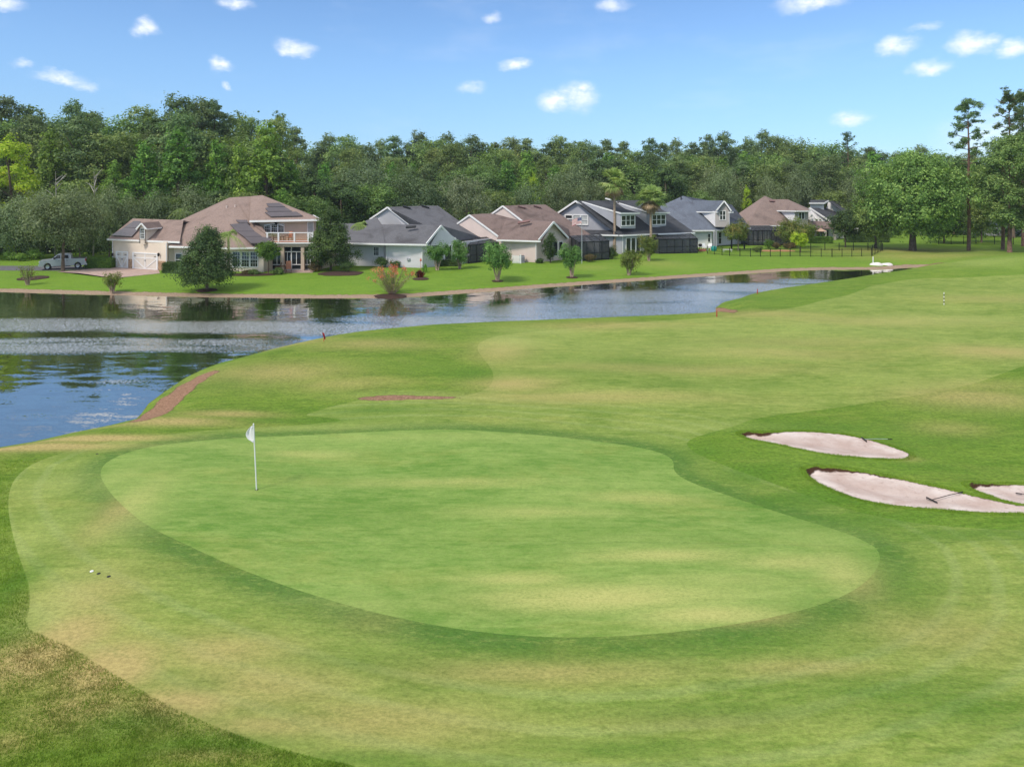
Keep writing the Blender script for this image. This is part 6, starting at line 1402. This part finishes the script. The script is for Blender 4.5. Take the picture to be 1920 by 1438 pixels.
for k in range(3): a = k * 2.09; mb = MB(); mb.bar(q + Vector((math.cos(a) * .3, math.sin(a) * .3, 0)), q + Vector((math.cos(a) * .12, math.sin(a) * .12, .65)), .03); mb.build('leg', M['black_metal'], gr)
a = lawnp(1310, 111.2); b = lawnp(1323, 111.4); mb = MB(); mb.bar(a + Vector((0, 0, .15)), b + Vector((0, 0, .15)), .35, .45); tag(mb.build('brick_planter', M['brick']), 'low red brick planter at the corner of the dark screen room', 'planter')
q = lawnp(1366, 110.5); pp = empty('sun_lounger', q, 0, 'pale lounger on the grass under the olive-green patio tree', 'lounger'); mb = MB(); mb.box(q.x - .9, q.x + .5, q.y - .3, q.y + .3, q.z + .32, q.z + .38); mb.hexa([(q.x - .9, q.y - .3, q.z + .34), (q.x - .86, q.y - .3, q.z + .3), (q.x - .86, q.y + .3, q.z + .3), (q.x - .9, q.y + .3, q.z + .34), (q.x - 1.4, q.y - .3, q.z + .75), (q.x - 1.36, q.y - .3, q.z + .71), (q.x - 1.36, q.y + .3, q.z + .71), (q.x - 1.4, q.y + .3, q.z + .75)]); mb.build('sling', M['st_grey'], pp)
for x in (-.8, .4):
    for y in (-.28, .28): mb = MB(); mb.bar(q + Vector((x, y, 0)), q + Vector((x, y, .33)), .04); mb.build('leg', M['white'], pp)
# umbrella
q = lawnp(1539, 131); um = empty('patio_umbrella', q, 0, 'tan patio umbrella beside the white house behind the oak', 'umbrella'); zt = CH - (428 - HY) * 131 / F; mb = MB(); mb.tube([q, (q.x, q.y, zt)], .04, 8); mb.build('pole', M['steel'], um)
mb = MB(); n = 8; rim = [(q.x + 1.1 * math.cos(k * math.pi / 4), q.y + 1.1 * math.sin(k * math.pi / 4), zt - .55) for k in range(n)]; mb.add(rim + [(q.x, q.y, zt)], [(k, (k + 1) % n, n) for k in range(n)]); uo = mb.build('canopy', simple('umbrella_cloth', (.45, .30, .22), .8), um); s_ = uo.modifiers.new('t', 'SOLIDIFY'); s_.thickness = .02
# bed edging stones at patio
mulchp = [(1470, 472, 20), (1442, 472, 16)]
for a_ in mulchp: o = mulch(a_[0], a_[1], a_[2], ry=1.0); o.data.materials[0] = M['terra']

# ------------------------------------------------------------------ pickup truck
M['silver'] = simple('silver_car_paint', (.40, .41, .44), .28, .35, var=.03, spec=.6); M['tyre'] = simple('tyre_rubber', (.02, .02, .02), .85); M['carglass'] = simple('car_glass', (.02, .024, .028), .06, spec=.7); M['rim'] = simple('wheel_rim', (.55, .55, .57), .3, .8); M['lamp'] = simple('lamp_lens', (.75, .75, .72), .15, spec=.7); M['redlamp'] = simple('tail_lens', (.35, .02, .02), .2)
def truck(loc, rz):
    root = empty('pickup_truck', (0, 0, 0), 0, 'silver crew-cab pickup truck parked under the oaks at the left', 'pickup truck')
    w = 1.0
    def prism(mb, prof, y0, y1):     # profile in x,z
        n = len(prof); vs = [(x, y0, z) for x, z in prof] + [(x, y1, z) for x, z in prof]
        mb.add(vs, [tuple(range(n)), tuple(range(2 * n - 1, n - 1, -1))] + [(i, n + i, n + (i + 1) % n, (i + 1) % n) for i in range(n)]); return mb
    def arch(cx, r=.47, z=.42): return [(cx + r * math.cos(a), z + r * math.sin(a)) for a in [math.pi * k / 10 for k in range(11)]]
    # front is -x
    low = [(-2.9, .5), (-2.93, 1.0), (-2.8, 1.18), (-1.45, 1.28), (1.0, 1.32), (1.02, 1.32), (2.88, 1.32), (2.92, .95), (2.9, .5)] + [(x, z) for x, z in arch(1.85)] + [(x, z) for x, z in arch(-1.9)]
    mb = prism(MB(), low, -w, w); body = mb.build('body', M['silver'], root)
    # fan faces of a concave outline are ngons; cab
    cab = [(-1.5, 1.27), (-.75, 1.86), (-.55, 1.92), (.75, 1.92), (.98, 1.84), (1.06, 1.31)]
    mb = MB(); n = len(cab); vs = [(x, -w + (.02 if z < 1.4 else .18), z) for x, z in cab] + [(x, w - (.02 if z < 1.4 else .18), z) for x, z in cab]
    mb.add(vs, [tuple(range(n)), tuple(range(2 * n - 1, n - 1, -1))] + [(i, n + i, n + (i + 1) % n, (i + 1) % n) for i in range(n)]); mb.build('cab', M['silver'], root)
    for s in (-1, 1):
        for x0, x1, xs0, xs1 in ((-1.18, -.32, -.68, -.32), (-.22, .72, -.22, .66)):
            o = .012 * s; yb, yt = (w - .035) * s + o, (w - .165) * s + o; mb = MB()
            q = [(x0, yb, 1.38), (x1, yb, 1.38), (xs1, yt, 1.80), (xs0, yt, 1.80)]; mb.thick(q, (0, s, .2), .02); mb.build('side_window', M['carglass'], root)
        for x0, x1 in ((-1.2, -.3), (-.26, .7)):
            mb = MB(); mb.box(x0, x1, s * w + (-.004 if s < 0 else -.006), s * w + (.006 if s > 0 else .004), .62, 1.26) if False else mb.box(x0, x1, min(s * w, s * (w + .012)), max(s * w, s * (w + .012)), .6, 1.26); d = mb.build('door', M['silver'], root)
            mb = MB(); yy = s * (w + .012); mb.box(x1 - .25, x1 - .08, min(yy, yy + s * .03), max(yy, yy + s * .03), 1.1, 1.14); mb.build('handle', M['black_metal'], d)
        mb = MB(); mb.box(-1.15, -.95, min(s * (w + .02), s * (w + .25)), max(s * (w + .02), s * (w + .25)), 1.34, 1.55); mb.build('side_mirror', M['black_metal'], root)
        mb = MB(); mb.box(-2.95, -2.72, min(s * .68, s * .985), max(s * .68, s * .985), .95, 1.12); mb.build('headlight', M['lamp'], root)
        mb = MB(); mb.box(2.8, 2.935, min(s * .85, s * 1.01), max(s * .85, s * 1.01), .95, 1.28); mb.build('tail_light', M['redlamp'], root)
        mb = MB(); mb.box(-1.2, .95, min(s * .9, s * 1.06), max(s * .9, s * 1.06), .38, .46); mb.build('running_board', M['black_metal'], root)
        for cx in (-1.9, 1.85):
            mb = MB(); mb.lathe((cx, s * .74, .41), [(.25, 0), (.40, .0), (.415, .04), (.415, .2), (.40, .25), (.26, .26), (.25, .2)], 24, (0, s, 0)); wh = mb.build('wheel', M['tyre'], root)
            mb = MB(); mb.lathe((cx, s * .74, .41), [(.255, .05), (.255, .20), (.22, .235), (.06, .20), (.05, .24), (.0, .24)], 16, (0, s, 0)); mb.build('rim', M['rim'], wh)
            for k in range(5): a = k * 1.257; q0 = Vector((cx, s * .985, .41)); mb = MB(); mb.bar(q0, q0 + Vector((math.cos(a) * .23, 0, math.sin(a) * .23)), .06, .03, (0, 1, 0)); mb.build('spoke', M['rim'], wh)
    mb = MB(); mb.thick([(-1.42, -.86, 1.345), (-1.42, .86, 1.345), (-.80, .74, 1.835), (-.80, -.74, 1.835)], (-.62, 0, .78), .02)
    for v in range(len(mb.v)): mb.v[v] = (mb.v[v][0] - .02, mb.v[v][1], mb.v[v][2] + .02)
    mb.build('windscreen', M['carglass'], root)
    mb = MB(); mb.box(-2.97, -2.9, -.66, .66, .74, 1.12); gr_ = mb.build('grille', M['black_metal'], root); mb = MB(); mb.box(-2.985, -2.972, -.62, .62, .9, .96); mb.build('grille_bar', M['rim'], gr_)
    mb = MB(); mb.box(-3.05, -2.9, -.98, .98, .46, .70); mb.build('bumper', M['rim'], root); mb = MB(); mb.box(2.9, 3.04, -.96, .96, .46, .66); mb.build('bumper', M['rim'], root)
    mb = MB(); mb.box(1.15, 2.8, -.85, .85, 1.322, 1.34); mb.build('bed_liner', M['black_metal'], root)
    root.location = loc; root.rotation_euler = (0, 0, rz); root.scale = (.84, .9, .98)
truck(P(104, 507, -.17) + Vector((0, 1.6, 0)), math.radians(26))

# ------------------------------------------------------------------ longer grass of the near rough
rng = RS(9); N_ = 90000
pts = []
while len(pts) < 1:
    u = rng.rand(N_ * 3, 2); yy = 11.2 * (26 / 11.2) ** (u[:, 0] ** 1.15); xx = -(.80 * yy) + u[:, 1] * yy * .75
    sf = sdf(xx, yy, fair_w); dn_ = seg_dist(xx, yy, near_w); ip = inside(xx, yy, pond); k = (sf < -.02) & (~ip) & (dn_ > 1.2); pts = np.stack([xx[k], yy[k]], 1)[:N_]
bb = np.vstack(bunk_w); u = rng.rand(160000, 2); lo = bb.min(0) - .4; hi = bb.max(0) + .4; q = lo + u * (hi - lo); q = q[q[:, 0] < q[:, 1] * .8]
sbq = np.maximum.reduce([sdf(q[:, 0], q[:, 1], b_) for b_ in bunk_w]); q = q[(sbq > -.22) & (sbq < .03)]; pts = np.vstack([pts, q[:26000]])
tt = terrain(pts[:, 0], pts[:, 1]); n = len(pts); B = np.stack([pts[:, 0], pts[:, 1], tt['z']], 1)
tuftn = np.sin(pts[:, 0] * 5.1 + np.sin(pts[:, 1] * 4.3) * 2) * np.cos(pts[:, 1] * 6.3 + pts[:, 0] * 1.7); hgt = (.028 + .022 * rng.rand(n)) * (1 + .5 * tuftn)
ln_ = rng.normal(size=(n, 2)) * .022; ang = rng.rand(n) * 3.14; wv_ = np.stack([np.cos(ang), np.sin(ang)], 1) * .0065
V = np.zeros((n, 3, 3)); V[:, 0, :2] = B[:, :2] - wv_; V[:, 1, :2] = B[:, :2] + wv_; V[:, 0, 2] = V[:, 1, 2] = B[:, 2] - .004; V[:, 2, :2] = B[:, :2] + ln_; V[:, 2, 2] = B[:, 2] + hgt
m, t, out = new_mat('grass_blades'); g = t.node('ShaderNodeNewGeometry')
pos_ = g.outputs['Position']; bn = t.noise(pos_, 1.3, 4, .65)
c = t.mix(g.outputs['Random Per Island'], (.13, .24, .02), (.31, .43, .06)); c = t.mix(t.math('MULTIPLY', t.attr('dry'), t.ramp(t.math('ADD', bn, t.math('MULTIPLY', g.outputs['Random Per Island'], .3)), .45, .75), clamp=True), c, (.30, .20, .09)); c = t.mix(t.math('MULTIPLY', t.attr('lush'), .7), c, (.08, .21, .015))
d = t.node('ShaderNodeBsdfDiffuse'); t.set(d.inputs[0], c); tr_ = t.node('ShaderNodeBsdfTranslucent'); t.set(tr_.inputs[0], c); mx = t.node('ShaderNodeMixShader'); mx.inputs[0].default_value = .35; t.set(mx.inputs[1], d.outputs[0]); t.set(mx.inputs[2], tr_.outputs[0]); t.set(out.inputs[0], mx.outputs[0])
o = mesh_np('rough_grass', V.reshape(-1, 3), [np.arange(3 * n).reshape(-1, 3)], m, attrs={'dry': np.repeat(tt['dry'], 3), 'lush': np.repeat(tt['lush'], 3)}); tag(o, 'longer shaggy grass of the rough at the lower left and round the bunker rims', 'grass', kind='stuff')

# ------------------------------------------------------------------ the humid air between here and the far wood
m, t, out = new_mat('air'); v = t.node('ShaderNodeVolumePrincipled'); v.inputs['Color'].default_value = (.86, .92, 1, 1); v.inputs['Density'].default_value = .00020; v.inputs['Anisotropy'].default_value = .2
t.set(out.inputs['Volume'], v.outputs[0])
mb = MB(); mb.box(-330, 330, -30, 300, -3.5, 40); tag(mb.build('haze', m), kind='stuff')
